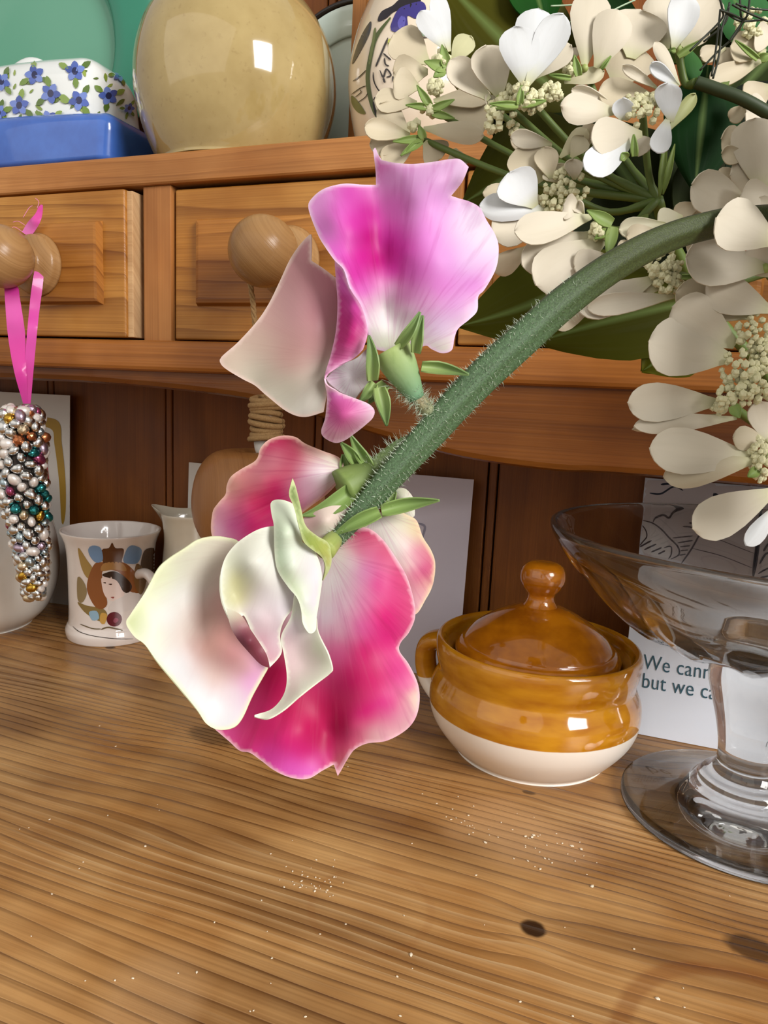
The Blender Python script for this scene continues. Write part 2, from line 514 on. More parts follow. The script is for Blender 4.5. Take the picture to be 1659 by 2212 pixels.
m_back = [pine('back_board_shade_pine_%d' % i, '7d4516', '522708', '8c531f', 'z', 60, 21.0+i*5, 0.03, 0.35, 0.5) for i in range(3)]  # tone set darker to hold the shade below the shelf
m_side = pine('drawer_side_pine', 'd0a878', '9a6c40', 'dcb98c', 'x', 150, 6.6, 0.02, 0.4, 0.6)
m_knob = pine('knob_wood', '9c7448', '75502a', 'b08a5c', 'y', 120, 30.1, 0.03, 0.35, 0.28)
m_dark = plain('gap_shadow_wood', '2a150a', 0.8)

dresser = root('pine_dresser', 'old waxed pine dresser with small drawers above a worn worktop', 'dresser', (-0.2, 0.35, 0.0))
box('worktop', -1.05, 0.55, 0.03, 0.645, -0.034, 0.0, m_top, dresser, 0.004)
# back boards, tongue and groove with a bead at every joint
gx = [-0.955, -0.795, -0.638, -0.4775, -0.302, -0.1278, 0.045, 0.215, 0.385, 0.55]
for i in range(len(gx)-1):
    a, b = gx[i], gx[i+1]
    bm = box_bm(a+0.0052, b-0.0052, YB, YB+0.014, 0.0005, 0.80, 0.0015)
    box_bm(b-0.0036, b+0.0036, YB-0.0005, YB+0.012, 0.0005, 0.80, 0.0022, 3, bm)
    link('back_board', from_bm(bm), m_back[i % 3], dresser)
box('gap_shadow_sheet', -0.96, 0.55, YB+0.015, YB+0.02, 0.0005, 0.80, m_dark, dresser, 0)  # dark sheet behind the boards; its colour stands for shade in the joints
# drawers
def knob(name, cx, cy, cz, R, parent):
    """ball knob on a turned neck and flange, axis along -y"""
    pr = [(0.0, 0.0), (R*0.98, 0.0), (R*1.0, 0.004), (R*0.93, 0.0085), (R*0.62, 0.0125), (R*0.55, 0.016), (R*0.72, 0.0195)]
    c0 = 0.0195 + R*0.70
    for k in range(2, 12):
        a = -math.pi/2 + math.pi*(k+1.0)/12.0
        pr.append((max(R*math.cos(a), 0.0), c0 + R*math.sin(a)))
    pr.append((0.0, c0+R))
    rot = Matrix.Rotation(math.pi/2, 3, 'X')
    return lathe(name, pr, (cx, cy, cz), m_knob, parent, 40, 3, True, rot)
def drawer(x0, x1, yf, kx, mat, px0=None, px1=None):
    d = box('drawer', x0, x1, yf, yf+0.018, ZD0+0.0015, ZD1-0.002, mat, dresser, 0.0022, 3)
    px0 = x0+0.021 if px0 is None else px0; px1 = x1-0.021 if px1 is None else px1
    # raised field with sloping sides
    z0, z1 = 0.3125, 0.3765
    bm = bmesh.new(); v = []
    for (i, yy) in ((0.0, yf+0.0005), (0.0022, yf-0.0055), (0.0045, yf-0.006)):
        for (xx, zz) in ((px0+i, z0+i), (px1-i, z0+i), (px1-i, z1-i), (px0+i, z1-i)): v.append(bm.verts.new((xx, yy, zz)))
    for r_ in range(2):
        for k in range(4): bm.faces.new((v[r_*4+k], v[r_*4+(k+1) % 4], v[r_*4+4+(k+1) % 4], v[r_*4+4+k]))
    bm.faces.new(v[8:12]); bm.faces.new(v[0:4][::-1])
    link('raised_panel', from_bm(bm), m_panel, d)
    for sx in (x0+0.004, x1-0.012):
        box('drawer_side', sx, sx+0.008, yf+0.017, YB-0.02, ZD0+0.004, ZD1-0.012, m_side, d, 0.0005)
    knob('knob', kx, yf-0.0055, 0.343, 0.0235, d)
    return d
d0 = drawer(-0.585, -0.3955, 0.468, -0.4775, m_draw[0])
box('drawer_front_edge', -0.3965, -0.3905, 0.471, 0.486, ZD0+0.002, ZD1-0.003, m_side, d0, 0.0008)
d1 = drawer(-0.3565, -0.1565, 0.478, -0.2545, m_draw[1])
d2 = drawer(-0.128, 0.075, 0.478, -0.026, m_draw[2])
box('drawer_divider', -0.3845, -0.3585, 0.476, YB-0.002, ZD0-0.001, ZD1+0.001, m_vert, dresser, 0.001)
box('drawer_divider', -0.1545, -0.130, 0.476, YB-0.002, ZD0-0.001, ZD1+0.001, m_vert, dresser, 0.001)
box('drawer_divider', 0.077, 0.102, 0.476, YB-0.002, ZD0-0.001, ZD1+0.001, m_vert, dresser, 0.001)
drawer(0.104, 0.31, 0.478, 0.205, m_draw[0])
box('drawer_divider', 0.312, 0.338, 0.476, YB-0.002, ZD0-0.001, ZD1+0.001, m_vert, dresser, 0.001)
box('drawer_divider', -0.615, -0.590, 0.476, YB-0.002, ZD0-0.001, ZD1+0.001, m_vert, dresser, 0.001)
box('shelf', -0.98, 0.55, 0.472, YB-0.001, ZS0, ZS1, m_shelf, dresser, 0.003, 3)
box('drawer_rail', -0.98, 0.55, 0.466, YB-0.001, 0.262, ZD0, m_rail, dresser, 0.006, 4)
# apron under the rail with a swept lower edge
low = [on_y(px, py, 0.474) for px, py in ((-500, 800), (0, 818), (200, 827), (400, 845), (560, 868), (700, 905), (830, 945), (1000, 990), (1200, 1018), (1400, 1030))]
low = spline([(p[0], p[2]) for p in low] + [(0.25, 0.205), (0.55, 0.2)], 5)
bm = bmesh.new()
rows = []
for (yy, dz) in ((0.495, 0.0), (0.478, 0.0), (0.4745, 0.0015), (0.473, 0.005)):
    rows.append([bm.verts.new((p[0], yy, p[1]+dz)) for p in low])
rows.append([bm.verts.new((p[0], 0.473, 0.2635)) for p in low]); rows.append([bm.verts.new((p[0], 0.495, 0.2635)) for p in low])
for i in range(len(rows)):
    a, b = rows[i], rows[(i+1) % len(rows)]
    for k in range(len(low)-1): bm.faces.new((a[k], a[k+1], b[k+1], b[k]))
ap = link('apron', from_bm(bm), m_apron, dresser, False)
box('shelf_upright', *sorted((on_y(772, 60, 0.612)[0], on_y(800, 60, 0.612)[0])), 0.60, YB-0.001, ZS1-0.0005, 0.80, m_vert, dresser, 0.001)

# ================================================================== POTTERY ON THE SHELF
def glass_mat(name, tint='f4f6f5', rough=0.0, ior=1.5):
    t = NT(name); t.set(Base_Color=lin4(tint), Roughness=rough, IOR=ior)
    t.b.inputs['Transmission Weight'].default_value = 1.0
    tr = t.add('ShaderNodeBsdfTransparent'); tr.inputs[0].default_value = (.95, .96, .955, 1)
    mx = t.add('ShaderNodeMixShader'); mx.inputs[0].default_value = 0.10
    t.con(t.b.outputs[0], mx.inputs[1]); t.con(tr.outputs[0], mx.inputs[2]); t.con(mx.outputs[0], t.out.inputs[0])
    return t.m
m_vcol = attr_mat('painted_glaze', 0.18, 0.5)
m_print = attr_mat('printed_ink', 0.55)

# green plate at the back
m_green = NT('green_glaze'); c = m_green.coord(); x, y, z = m_green.sep(c)
gp = (on_y(100, 20, 0.62)[0], 0.6215, ZS1+0.1505)
dd = m_green.math('ADD', m_green.math('POWER', m_green.math('SUBTRACT', x, gp[0]), 2.0), m_green.math('POWER', m_green.math('SUBTRACT', z, gp[2]), 2.0))
rr = m_green.math('ADD', m_green.math('SQRT', dd), m_green.math('MULTIPLY', m_green.noise(c, 28, 2), 0.02))
m_green.set(Base_Color=m_green.mix(m_green.maprange(rr, .098, .106), lin4('5f9f84'), lin4('3a8f74')), Roughness=0.16)
tilt = Matrix.Rotation(math.pi/2 - 0.03, 3, 'X')
gpl = lathe('plate', [(0, 0.006), (0.09, 0.006), (0.098, 0.010), (0.102, 0.018), (0.148, 0.026), (0.15, 0.024), (0.104, 0.012), (0.10, 0.0), (0.0, 0.0)], gp, m_green.m, None, 96, 3, True, tilt)
tag(gpl, 'green glazed plate standing upright behind the floral butter dish', 'plate')
# pale mint plate with dark rim
m_mint = glaze('mint_glaze', 'e2f4ec', 'd8eee4', 0.2)
mp = on_y(768, 105, 0.622)
mr = root('mint_plate', 'small pale mint plate with dark rim behind the beige jug', 'plate', (mp[0], 0.606, ZS1))
MR = mp[2]-ZS1+0.004
rot2 = Matrix.Rotation(math.pi/2, 3, 'X')
MR = 0.082
lathe('plate_face', [(0, 0.004), (MR*0.6, 0.004), (MR*0.66, 0.007), (MR*0.95, 0.011), (MR*0.95, 0.008), (MR*0.6, 0.0), (0, 0.0)], (mp[0], 0.627, ZS1+MR+0.002), m_mint, mr, 80, 3, True, rot2)
ring = [(MR*0.955+0.003*math.cos(a), 0.0095+0.003*math.sin(a)) for a in np.linspace(0, 2*math.pi, 13)]
lathe('plate_rim', ring, (mp[0], 0.627, ZS1+MR+0.002), plain('dark_rim_glaze', '1c1410', 0.25), mr, 80, 1, True, rot2, True)

# beige jug / round vase
m_beige = NT('beige_glaze'); c = m_beige.coord()
n1 = m_beige.noise(c, 22, 4, .6); n2 = m_beige.noise(c, 240, 2)
colb = m_beige.mix(m_beige.maprange(n1, .35, .7), lin4('b5a06c'), lin4('a28c58'))
colb = m_beige.mix(m_beige.math('MULTIPLY', m_beige.maprange(n2, .62, .75), .35), colb, lin4('8a7146'))
m_beige.set(Base_Color=colb, Roughness=0.10)
m_beige.b.inputs['Coat Weight'].default_value = 0.7; m_beige.b.inputs['Coat Roughness'].default_value = 0.02
va = on_y(513, 150, 0.533); VS = 0.957
prof = [(0, 0), (0.055, 0), (0.0605, 0.003), (0.0705, 0.022), (0.0775, 0.045), (0.0797, 0.064), (0.0775, 0.085), (0.070, 0.106), (0.055, 0.126), (0.040, 0.138), (0.033, 0.147), (0.032, 0.160), (0.036, 0.170), (0.033, 0.171), (0.029, 0.160), (0.030, 0.147), (0.05, 0.12), (0, 0.02)]
bv = lathe('round_vase', prof, (va[0], 0.533, ZS1), m_beige.m, None, 96, 5)
tag(bv, 'round beige glazed stoneware vase on the shelf beside the butter dish', 'vase')

# blue butter dish with floral lid
bx = -0.431
bd = root('butter_dish', 'lidded butter dish, blue tray and white lid painted with blue flowers', 'butter dish', (bx-0.12, 0.545, ZS1))
m_blue = glaze('blue_glaze', '3f6fc8', '345cb0', 0.22, 25)
def loaf(name, x0, x1, y0, y1, z0, z1, bev, taper, mat, parent, seg=8):
    bm = box_bm(x0, x1, y0, y1, z0, z1)
    ed = [e for e in bm.edges if not (abs(e.verts[0].co.z-z0) < 1e-6 and abs(e.verts[1].co.z-z0) < 1e-6)]
    bmesh.ops.bevel(bm, geom=ed, offset=bev, segments=seg, affect='EDGES', profile=0.5)
    bmesh.ops.subdivide_edges(bm, edges=[e for e in bm.edges if e.calc_length() > 0.012], cuts=6, use_grid_fill=True)
    for v in bm.verts:
        t = (v.co.z-z0)/(z1-z0)
        v.co.x = (x0+x1)/2 + (v.co.x-(x0+x1)/2)*(1-taper*t); v.co.y = (y0+y1)/2 + (v.co.y-(y0+y1)/2)*(1-taper*t)
        sx = (v.co.x-x0)/(x1-x0); v.co.z += 0.006*math.sin(math.pi*sx)*t
    return link(name, from_bm(bm), mat, parent, True)
box('foot', bx-0.225, bx-0.03, 0.50, 0.565, ZS1+0.0004, ZS1+0.009, m_blue, bd, 0.003, 3)
tray = loaf('tray', bx-0.25, bx, 0.490, 0.580, ZS1+0.006, ZS1+0.043, 0.012, -0.04, m_blue, bd, 6)
m_white = glaze('white_glaze', 'eef2f0', 'e2e8e6', 0.14, 12)
lid = loaf('lid', bx-0.232, bx-0.018, 0.500, 0.570, ZS1+0.041, ZS1+0.096, 0.024, 0.07, m_white, bd, 8)
hz = on_y(95, 140, 0.545)
loaf('lid_handle', hz[0]-0.022, hz[0]+0.018, 0.525, 0.546, ZS1+0.094, ZS1+0.105, 0.005, 0.1, m_white, bd, 4)
polys = []
def flower(cx, cy, r, a0):
    for k in range(3):
        a = a0 + 0.6 + k*2.1; lx, ly = cx+math.cos(a)*r*1.25, cy+math.sin(a)*r*1.15
        polys.append((('6d8a35', '85a046', '54702a')[k], [(lx+math.cos(a+t)*r*(.55 if i % 2 == 0 else .3), ly+math.sin(a+t)*r*(.55 if i % 2 == 0 else .3)) for i, t in enumerate((0, 1.57, 3.14, 4.71))]))
    for k in range(5):
        a = a0 + k*2*math.pi/5; ux, uy = math.cos(a), math.sin(a); wx, wy = -uy, ux
        polys.append((('4a63b4', '6f86cc', '3d54a0')[k % 3], [(cx+ux*r*.1, cy+uy*r*.1), (cx+ux*r*.55+wx*r*.36, cy+uy*r*.55+wy*r*.36), (cx+ux*r, cy+uy*r), (cx+ux*r*.55-wx*r*.36, cy+uy*r*.55-wy*r*.36)]))
    polys.append(('1d2350', [(cx+math.cos(t)*r*.3, cy+math.sin(t)*r*.38) for t in np.arange(0, 6.2, 1.05)]))
for (fx, fy, r) in ((76, 163, 22), (163, 155, 22), (111, 203, 23), (172, 218, 23), (233, 208, 21), (44, 229, 22), (6, 178, 20), (108, 258, 19), (0, 245, 18), (256, 165, 14), (40, 266, 12), (205, 256, 10), (275, 235, 12)):
    flower(fx, fy, r, rnd.random()*6)
for _ in range(26):
    cx, cy, a, r = rnd.uniform(0, 275), rnd.uniform(152, 270), rnd.random()*6.3, rnd.uniform(4, 8)
    polys.insert(0, (('7d9438', '5a7028', '93a64e')[_ % 3], [(cx+math.cos(a)*r*1.8, cy+math.sin(a)*r*1.8), (cx-math.sin(a)*r*.6, cy+math.cos(a)*r*.6), (cx-math.cos(a)*r*1.2, cy-math.sin(a)*r*1.2), (cx+math.sin(a)*r*.6, cy-math.cos(a)*r*.6)]))
decal(lid, polys, 'painted_flowers', bd, m_vcol, 0.0004, 5)['label'] = 'blue painted flowers with green leaves'

# patterned jar
pa = on_y(905, 170, 0.548)
pj = root('patterned_jar', 'cream jar hand painted with dark stems and purple flowers, half behind white blossom', 'jar', (pa[0], 0.548, ZS1))
m_cream = glaze('cream_glaze', 'e6d8c2', 'd9c8ae', 0.12, 18)
jar = lathe('jar_body', [(0, 0), (0.036, 0), (0.040, 0.003), (0.047, 0.022), (0.0525, 0.05), (0.0525, 0.07), (0.047, 0.095), (0.036, 0.122), (0.026, 0.145), (0.022, 0.162), (0.024, 0.175), (0.021, 0.176), (0.018, 0.16), (0.03, 0.12), (0.0, 0.02)], (pa[0], 0.548, ZS1), m_cream, pj, 80, 5)
def cr(pts, s, ox, oy): return [(ox + x/s, oy + y/s) for x, y in pts]
c6 = lambda pts: cr(pts, 4.608, 640, 0)
polys = [('2b3038', c6([(745, 215), (735, 330), (640, 520), (560, 640), (600, 480), (670, 320)])),
         ('1d1720', c6([(815, 215), (850, 120), (960, 60), (1050, -10), (1230, -10), (1200, 80), (1000, 110), (900, 185)])),
         ('39317a', c6([(940, 270), (1000, 120), (1080, 60), (1250, 20), (1290, 110), (1200, 190), (1110, 160), (1110, 260), (1060, 310), (970, 320)])),
         ('5a55a8', c6([(1010, 230), (1050, 160), (1090, 190), (1070, 280), (1030, 290)])),
         ('3a6fb5', c6([(1340, 60), (1380, 40), (1540, 200), (1490, 220), (1390, 180)])),
         ('b8bd50', c6([(910, 430), (950, 385), (1015, 520), (980, 565)])),
         ('7f9a80', c6([(1170, 285), (1260, 290), (1300, 360), (1220, 350)])),
         ('6a7040', c6([(555, 950), (620, 1010), (695, 1130), (620, 1120), (560, 1040)])),
         ('4e5a2c', c6(stroke_poly([(940, 180), (800, 370), (745, 560), (715, 760), (735, 950), (790, 1120), (880, 1260)], 42))),
         ('6b7440', c6(stroke_poly([(790, 280), (770, 420), (730, 640)], 26)))]
for pl, wd in (([(915, 380), (840, 560), (795, 665)], 18), ([(870, 535), (945, 600)], 16), ([(880, 580), (890, 640), (925, 660)], 16), ([(835, 700), (870, 770), (900, 690), (945, 750), (900, 770)], 16),
               ([(770, 720), (775, 800), (810, 880), (865, 935), (930, 937)], 12), ([(775, 1000), (790, 970), (835, 960)], 10), ([(770, 1010), (800, 1140), (870, 1230)], 20), ([(570, 810), (640, 760), (700, 700)], 10), ([(555, 940), (640, 880), (700, 855)], 9),
               ([(590, 970), (650, 920), (640, 895)], 8), ([(620, 1020), (690, 970), (715, 930)], 8), ([(870, 780), (885, 825)], 20), ([(965, 760), (965, 815)], 14), ([(1120, 300), (1200, 370), (1310, 380)], 10), ([(1340, 60), (1350, 140), (1400, 190)], 8), ([(915, 425), (985, 570)], 7)):
    polys.append(('1d120c', c6(stroke_poly(pl, wd))))
decal(jar, polys, 'painted_pattern', pj, m_vcol, 0.0004, 5)

# ================================================================== BELOW THE SHELF
# amber casserole
PAX, PAY = -0.061, 0.502
pot = root('lidded_pot', 'small amber and cream glazed pot with a knobbed lid on the worktop', 'pot', (PAX, PAY, 0))
m_pot = NT('amber_cream_glaze'); c = m_pot.coord(); x, y, z = m_pot.sep(c)
zn = m_pot.math('ADD', z, m_pot.math('MULTIPLY', m_pot.noise(c, 30, 2), 0.001))
amb = m_pot.mix(m_pot.maprange(m_pot.noise(m_pot.mapping(c, (1, 1, 3.5)), 38, 3), .35, .68), lin4('c88a1a'), lin4('ae6c0c'))
m_pot.set(Base_Color=m_pot.mix(m_pot.maprange(zn, .0352, .0358), lin4('efe6da'), amb), Roughness=m_pot.maprange(zn, .0352, .0358, .38, .09))
m_pot.b.inputs['Coat Weight'].default_value = 0.5; m_pot.b.inputs['Coat Roughness'].default_value = 0.04
m_amber = NT('amber_glaze'); c = m_amber.coord()
m_amber.set(Base_Color=m_amber.mix(m_amber.maprange(m_amber.noise(m_amber.mapping(c, (1, 1, 2)), 45, 3), .35, .68), lin4('bd7210'), lin4('98540a')), Roughness=0.10)
m_amber.b.inputs['Coat Weight'].default_value = 0.6; m_amber.b.inputs['Coat Roughness'].default_value = 0.03
lathe('pot_body', [(0, 0.0), (0.050, 0.0), (0.0545, 0.0012), (0.063, 0.010), (0.0715, 0.022), (0.0752, 0.034), (0.0748, 0.046), (0.0708, 0.0560), (0.0700, 0.060), (0.0716, 0.067), (0.0728, 0.075), (0.0722, 0.081), (0.0700, 0.0832), (0.0672, 0.081), (0.0655, 0.074), (0.0600, 0.0700), (0.0590, 0.064), (0.066, 0.045), (0.058, 0.014), (0, 0.006)], (PAX, PAY, 0), m_pot.m, pot, 96, 5)
pl = sub_empty('lid', pot)
lathe('lid_dome', [(0, 0.0665), (0.050, 0.0675), (0.0580, 0.0715), (0.0585, 0.0755), (0.0560, 0.0790), (0.0535, 0.0805), (0.0520, 0.0830), (0.0450, 0.0905), (0.0340, 0.0985), (0.0220, 0.1050), (0.0125, 0.1085), (0, 0.110)], (PAX, PAY, 0), m_amber.m, pl, 96, 5)
lathe('lid_knob', [(0.0125, 0.1080), (0.0098, 0.1125), (0.0096, 0.1165), (0.0125, 0.1205), (0.0155, 0.1260), (0.0158, 0.1315), (0.0138, 0.1370), (0.0085, 0.1402), (0, 0.1408)], (PAX, PAY, 0), m_amber.m, pl, 48, 5)
ha = math.radians(168); hd = np.array([math.cos(ha), math.sin(ha)])
hp = [(PAX+hd[0]*r, PAY+hd[1]*r, z) for r, z in ((0.066, 0.064), (0.078, 0.066), (0.088, 0.060), (0.0905, 0.048), (0.087, 0.034), (0.078, 0.023), (0.068, 0.017))]
v, f = tube_geo([tuple(p) for p in spline(hp, 6)], 0.0075, 20)
pt = np.array(v); wv = np.array([-hd[1], hd[0]]); 
off = (pt[:, :2]-np.array([PAX, PAY])) @ wv
pt[:, :2] += np.outer(off*0.45, wv)
link('handle', mesh_of(pt, f), m_pot.m, pot, True)

# commemorative mug
MX, MY = -0.494, 0.560
mug = root('mug', 'white china mug printed with a crowned portrait, below the shelf', 'mug', (MX, MY, 0))
m_china = glaze('white_china', 'e9dfd8', 'dfd4cc', 0.12, 14)
mb = lathe('mug_body', [(0, 0.003), (0.038, 0.002), (0.0425, 0.0), (0.0440, 0.003), (0.0445, 0.008), (0.0428, 0.013), (0.0412, 0.018), (0.0408, 0.04), (0.0412, 0.075), (0.0430, 0.094), (0.0475, 0.1065), (0.0470, 0.1075), (0.0455, 0.1065), (0.0405, 0.092), (0.0385, 0.07), (0.0382, 0.02), (0.030, 0.008), (0, 0.007)], (MX, MY, 0), m_china, mug, 80, 5)
mhp = [(MX+0.98*r, MY-0.2*r, z) for r, z in ((0.039, 0.068), (0.052, 0.071), (0.062, 0.064), (0.064, 0.048), (0.058, 0.032), (0.048, 0.024), (0.0395, 0.024))]
tube('mug_handle', spline(mhp, 6), 0.005, m_china, mug, 14)
c3 = lambda pts: cr(pts, 4.2528, 0, 880)
polys = [('a08247', c3([(720, 1290), (800, 1400), (860, 1500), (810, 1570), (750, 1470)])), ('8d7a55', c3([(715, 1560), (770, 1600), (800, 1700), (760, 1790), (715, 1760)])),
         ('86703f', c3([(715, 1790), (800, 1820), (950, 1850), (985, 1920), (920, 1965), (790, 1890)])),
         ('8a5228', c3([(860, 1450), (950, 1420), (1120, 1420), (1230, 1500), (1300, 1620), (1290, 1700), (1180, 1680), (1100, 1520), (950, 1500), (950, 1620), (985, 1810), (890, 1845), (800, 1660)])),
         ('5a3318', c3([(935, 1310), (1000, 1290), (1030, 1240), (1060, 1290), (1135, 1300), (1120, 1400), (1100, 1440), (960, 1440)])),
         ('a87a44', c3([(960, 1430), (1110, 1425), (1160, 1500), (1050, 1490), (930, 1500)])),
         ('7291b4', c3([(812, 1300), (850, 1268), (925, 1290), (945, 1400), (885, 1425), (830, 1370)])), ('7291b4', c3([(1130, 1405), (1170, 1290), (1230, 1268), (1300, 1310), (1265, 1425), (1170, 1435)])),
         ('4f3520', c3([(1330, 1310), (1430, 1295), (1500, 1370), (1470, 1500), (1380, 1600), (1300, 1560), (1290, 1440)])),
         ('7d5a34', c3([(1250, 1440), (1310, 1480), (1340, 1600), (1290, 1720), (1230, 1600)])),
         ('e8d2c8', c3([(942, 1560), (1060, 1570), (1140, 1690), (1100, 1780), (1010, 1770), (960, 1720), (935, 1620)])),
         ('2c1810', c3([(945, 1530), (1050, 1505), (1150, 1560), (1210, 1640), (1180, 1700), (1130, 1690), (1070, 1590), (960, 1555)])),
         ('dcd2cc', c3([(1030, 1790), (1120, 1740), (1230, 1700), (1300, 1760), (1240, 1840), (1110, 1880), (1000, 1860)])),
         ('4a2f25', c3([(945, 1610), (970, 1603), (972, 1618)])), ('4a2f25', c3([(995, 1620), (1030, 1618), (1020, 1634)])), ('96443c', c3([(1015, 1742), (1050, 1738), (1040, 1756)])),
         ('8fb0c4', c3([(820, 1880), (890, 1870), (910, 1940), (850, 1955)])), ('c59a4c', c3([(930, 1890), (985, 1905), (960, 1990), (920, 1970)])),
         ('5c1220', c3([(1050+70*math.cos(t), 1945+68*math.sin(t)) for t in np.arange(0, 6.2, .8)])), ('93485a', c3([(1060, 1930), (1090, 1950), (1060, 1980), (1040, 1960)])),
         ('6a5a40', c3(stroke_poly([(740, 1990), (850, 2030), (930, 2035)], 10))), ('6a5a40', c3(stroke_poly([(930, 2040), (1000, 2020), (1130, 2050)], 14))),
         ('3c2a20', c3(stroke_poly([(672, 2010), (730, 2060), (860, 2100), (1060, 2125), (1220, 2125)], 7)))]
decal(mb, polys, 'printed_portrait', mug, m_vcol, 0.0003, 4)['label'] = 'coloured crest with crown and portrait'

# cream jug behind mug
JX, JY = -0.4265, 0.598
jug = root('cream_jug', 'small cream jug half hidden behind the printed mug', 'jug', (JX, JY, 0))
m_jug = glaze('cream_china', 'd8d0bd', 'cbc2ae', 0.15, 14)
vj, fj = lathe_geo([(0, 0), (0.022, 0.0), (0.025, 0.004), (0.029, 0.03), (0.0295, 0.06), (0.0265, 0.095), (0.0275, 0.115), (0.0295, 0.124), (0.0285, 0.1255), (0.0255, 0.116), (0.024, 0.095), (0.026, 0.05), (0.02, 0.008), (0, 0.006)], (0, 0, 0), 64, 5)
out = []
for p in vj:
    a = math.atan2(p[1], p[0]); t = max(0, (p[2]-0.106)/0.019); k = math.exp(-((abs(a)-math.pi)/0.35)**2)*t
    out.append((JX + p[0]*(1+0.62*k), JY + p[1]*(1+0.05*k), p[2]+0.004*k))
link('jug_body', mesh_of(out, fj), m_jug, jug, True)
tube('jug_handle', spline([(JX+0.0255, JY+.004, 0.098), (JX+0.042, JY+.004, 0.10), (JX+0.050, JY+.004, 0.08), (JX+0.045, JY+.004, 0.05), (JX+0.0285, JY+.004, 0.035)], 6), 0.0042, m_jug, jug, 12)

# big white pot at the left edge
WX, WY = -0.632, 0.522
wp = root('white_pot', 'large rounded white china pot behind the beaded ornament', 'pot', (WX, WY, 0))
m_wpot = glaze('old_white_china', 'dedad2', 'd0cbc1', 0.16, 10)
lathe('pot_body', [(0, 0), (0.045, 0), (0.05, 0.002), (0.066, 0.018), (0.0755, 0.045), (0.077, 0.075), (0.072, 0.105), (0.060, 0.128), (0.052, 0.138), (0.05, 0.15), (0.048, 0.15), (0.049, 0.137), (0.066, 0.10), (0.07, 0.05), (0.04, 0.006), (0, 0.005)], (WX, WY, 0), m_wpot, wp, 80, 5)
lathe('rim_band', [(0.0505, 0.1485), (0.0515, 0.150), (0.049, 0.1515), (0.0475, 0.150), (0.0505, 0.1485)], (WX, WY, 0), plain('rim_line', '3b332c', .3), wp, 64, 2)

# cards
def card(name, label, corners, mat, tilt_y, thick=0.0008, bow=0.0):
    """corners: (x0,x1,z1) upright card leaning back from y0 at the foot to y1 at the top"""
    x0, x1, z1 = corners; y0, y1 = tilt_y; n = 12; V = []; F = []
    for k in (0, 1):
        for j in range(n+1):
            for i in range(n+1):
                s, t = i/n, j/n
                yy = y0+(y1-y0)*t + bow*(s-0.5)**2*4 + k*thick
                V.append((x0+(x1-x0)*s, yy, z1*t+0.0004))
    def q(k, j, i): return k*(n+1)**2+j*(n+1)+i
    for j in range(n):
        for i in range(n):
            F.append((q(0, j, i), q(0, j, i+1), q(0, j+1, i+1), q(0, j+1, i))); F.append((q(1, j, i), q(1, j+1, i), q(1, j+1, i+1), q(1, j, i+1)))
    for i in range(n):
        F.append((q(0, 0, i), q(1, 0, i), q(1, 0, i+1), q(0, 0, i+1))); F.append((q(0, n, i), q(0, n, i+1), q(1, n, i+1), q(1, n, i)))
        F.append((q(0, i, 0), q(0, i+1, 0), q(1, i+1, 0), q(1, i, 0))); F.append((q(0, i, n), q(1, i, n), q(1, i+1, n), q(0, i+1, n)))
    r = root(name, label, 'card', ((x0+x1)/2, y0, 0))
    o = link('card_sheet', mesh_of(V, F), mat, r)
    return r, o
m_paper = plain('white_card', 'd9dde6', 0.6); m_paper2 = plain('lavender_card', 'c9c3cf', 0.6); m_paper3 = plain('ivory_card', 'd6d0c8', .6)
r1, o1 = card('greeting_card', 'printed card with line drawing and lettering behind the glass compote', (0.0003, 0.150, 0.1945), m_paper, (0.560, 0.6215))
polys = []
c7 = lambda pts: cr(pts, 3.537, 1190, 1020)
polys.append(('cdc6c8', c7([(655, 20), (1000, 60), (1700, 40), (1700, 800), (1200, 780), (960, 700), (690, 640)])))
polys.append(('c0b6b6', c7([(1130, 470), (1560, 640), (1540, 800), (1000, 700)])))
polys.append(('dad6d6', c7([(660, 370), (780, 430), (880, 560), (900, 680), (680, 620)])))
for pl, wd in (([(755, 160), (840, 165), (940, 110), (1010, 140)], 14), ([(840, 95), (930, 85)], 16), ([(680, 365), (760, 390), (830, 450), (890, 520), (960, 590), (965, 650), (900, 690)], 13),
               ([(770, 385), (790, 345), (850, 325), (895, 345), (940, 300), (1090, 275)], 15), ([(1140, 470), (1080, 580), (985, 720)], 13), ([(1000, 425), (1060, 430), (1140, 470)], 14), ([(1050, 390), (1090, 400), (1150, 460)], 16),
               ([(660, 380), (710, 460), (720, 520), (690, 560), (655, 600)], 9), ([(920, 525), (1075, 505)], 10), ([(960, 560), (1075, 540)], 10), ([(975, 590), (1055, 580)], 10), ([(980, 620), (1040, 612)], 10), ([(970, 655), (1020, 645)], 10),
               ([(665, 600), (755, 550)], 12), ([(700, 620), (790, 575)], 12), ([(750, 640), (830, 600)], 12), ([(800, 655), (858, 622)], 12), ([(850, 600), (905, 590), (905, 650), (880, 690)], 10), ([(1075, 600), (1300, 660), (1530, 750)], 7), ([(1150, 480), (1350, 560), (1545, 635)], 6),
               ([(1600, 320), (1585, 500), (1540, 820)], 34), ([(1500, 430), (1560, 440), (1610, 400)], 22), ([(1245, 160), (1240, 250)], 12), ([(1250, 165), (1290, 195), (1340, 205)], 26), ([(1590, 720), (1640, 640), (1690, 640)], 16), ([(1580, 800), (1650, 760), (1700, 760)], 14), ([(1600, 830), (1700, 820)], 14), ([(1620, 620), (1660, 560)], 16)):
    polys.append(('28303f', c7(stroke_poly(pl, wd))))
decal(o1, polys, 'printed_drawing', r1, m_print, 0.0003, 7)['label'] = 'dark line drawing on grey ground'
m_ink = plain('navy_ink', '24505f', 0.6)
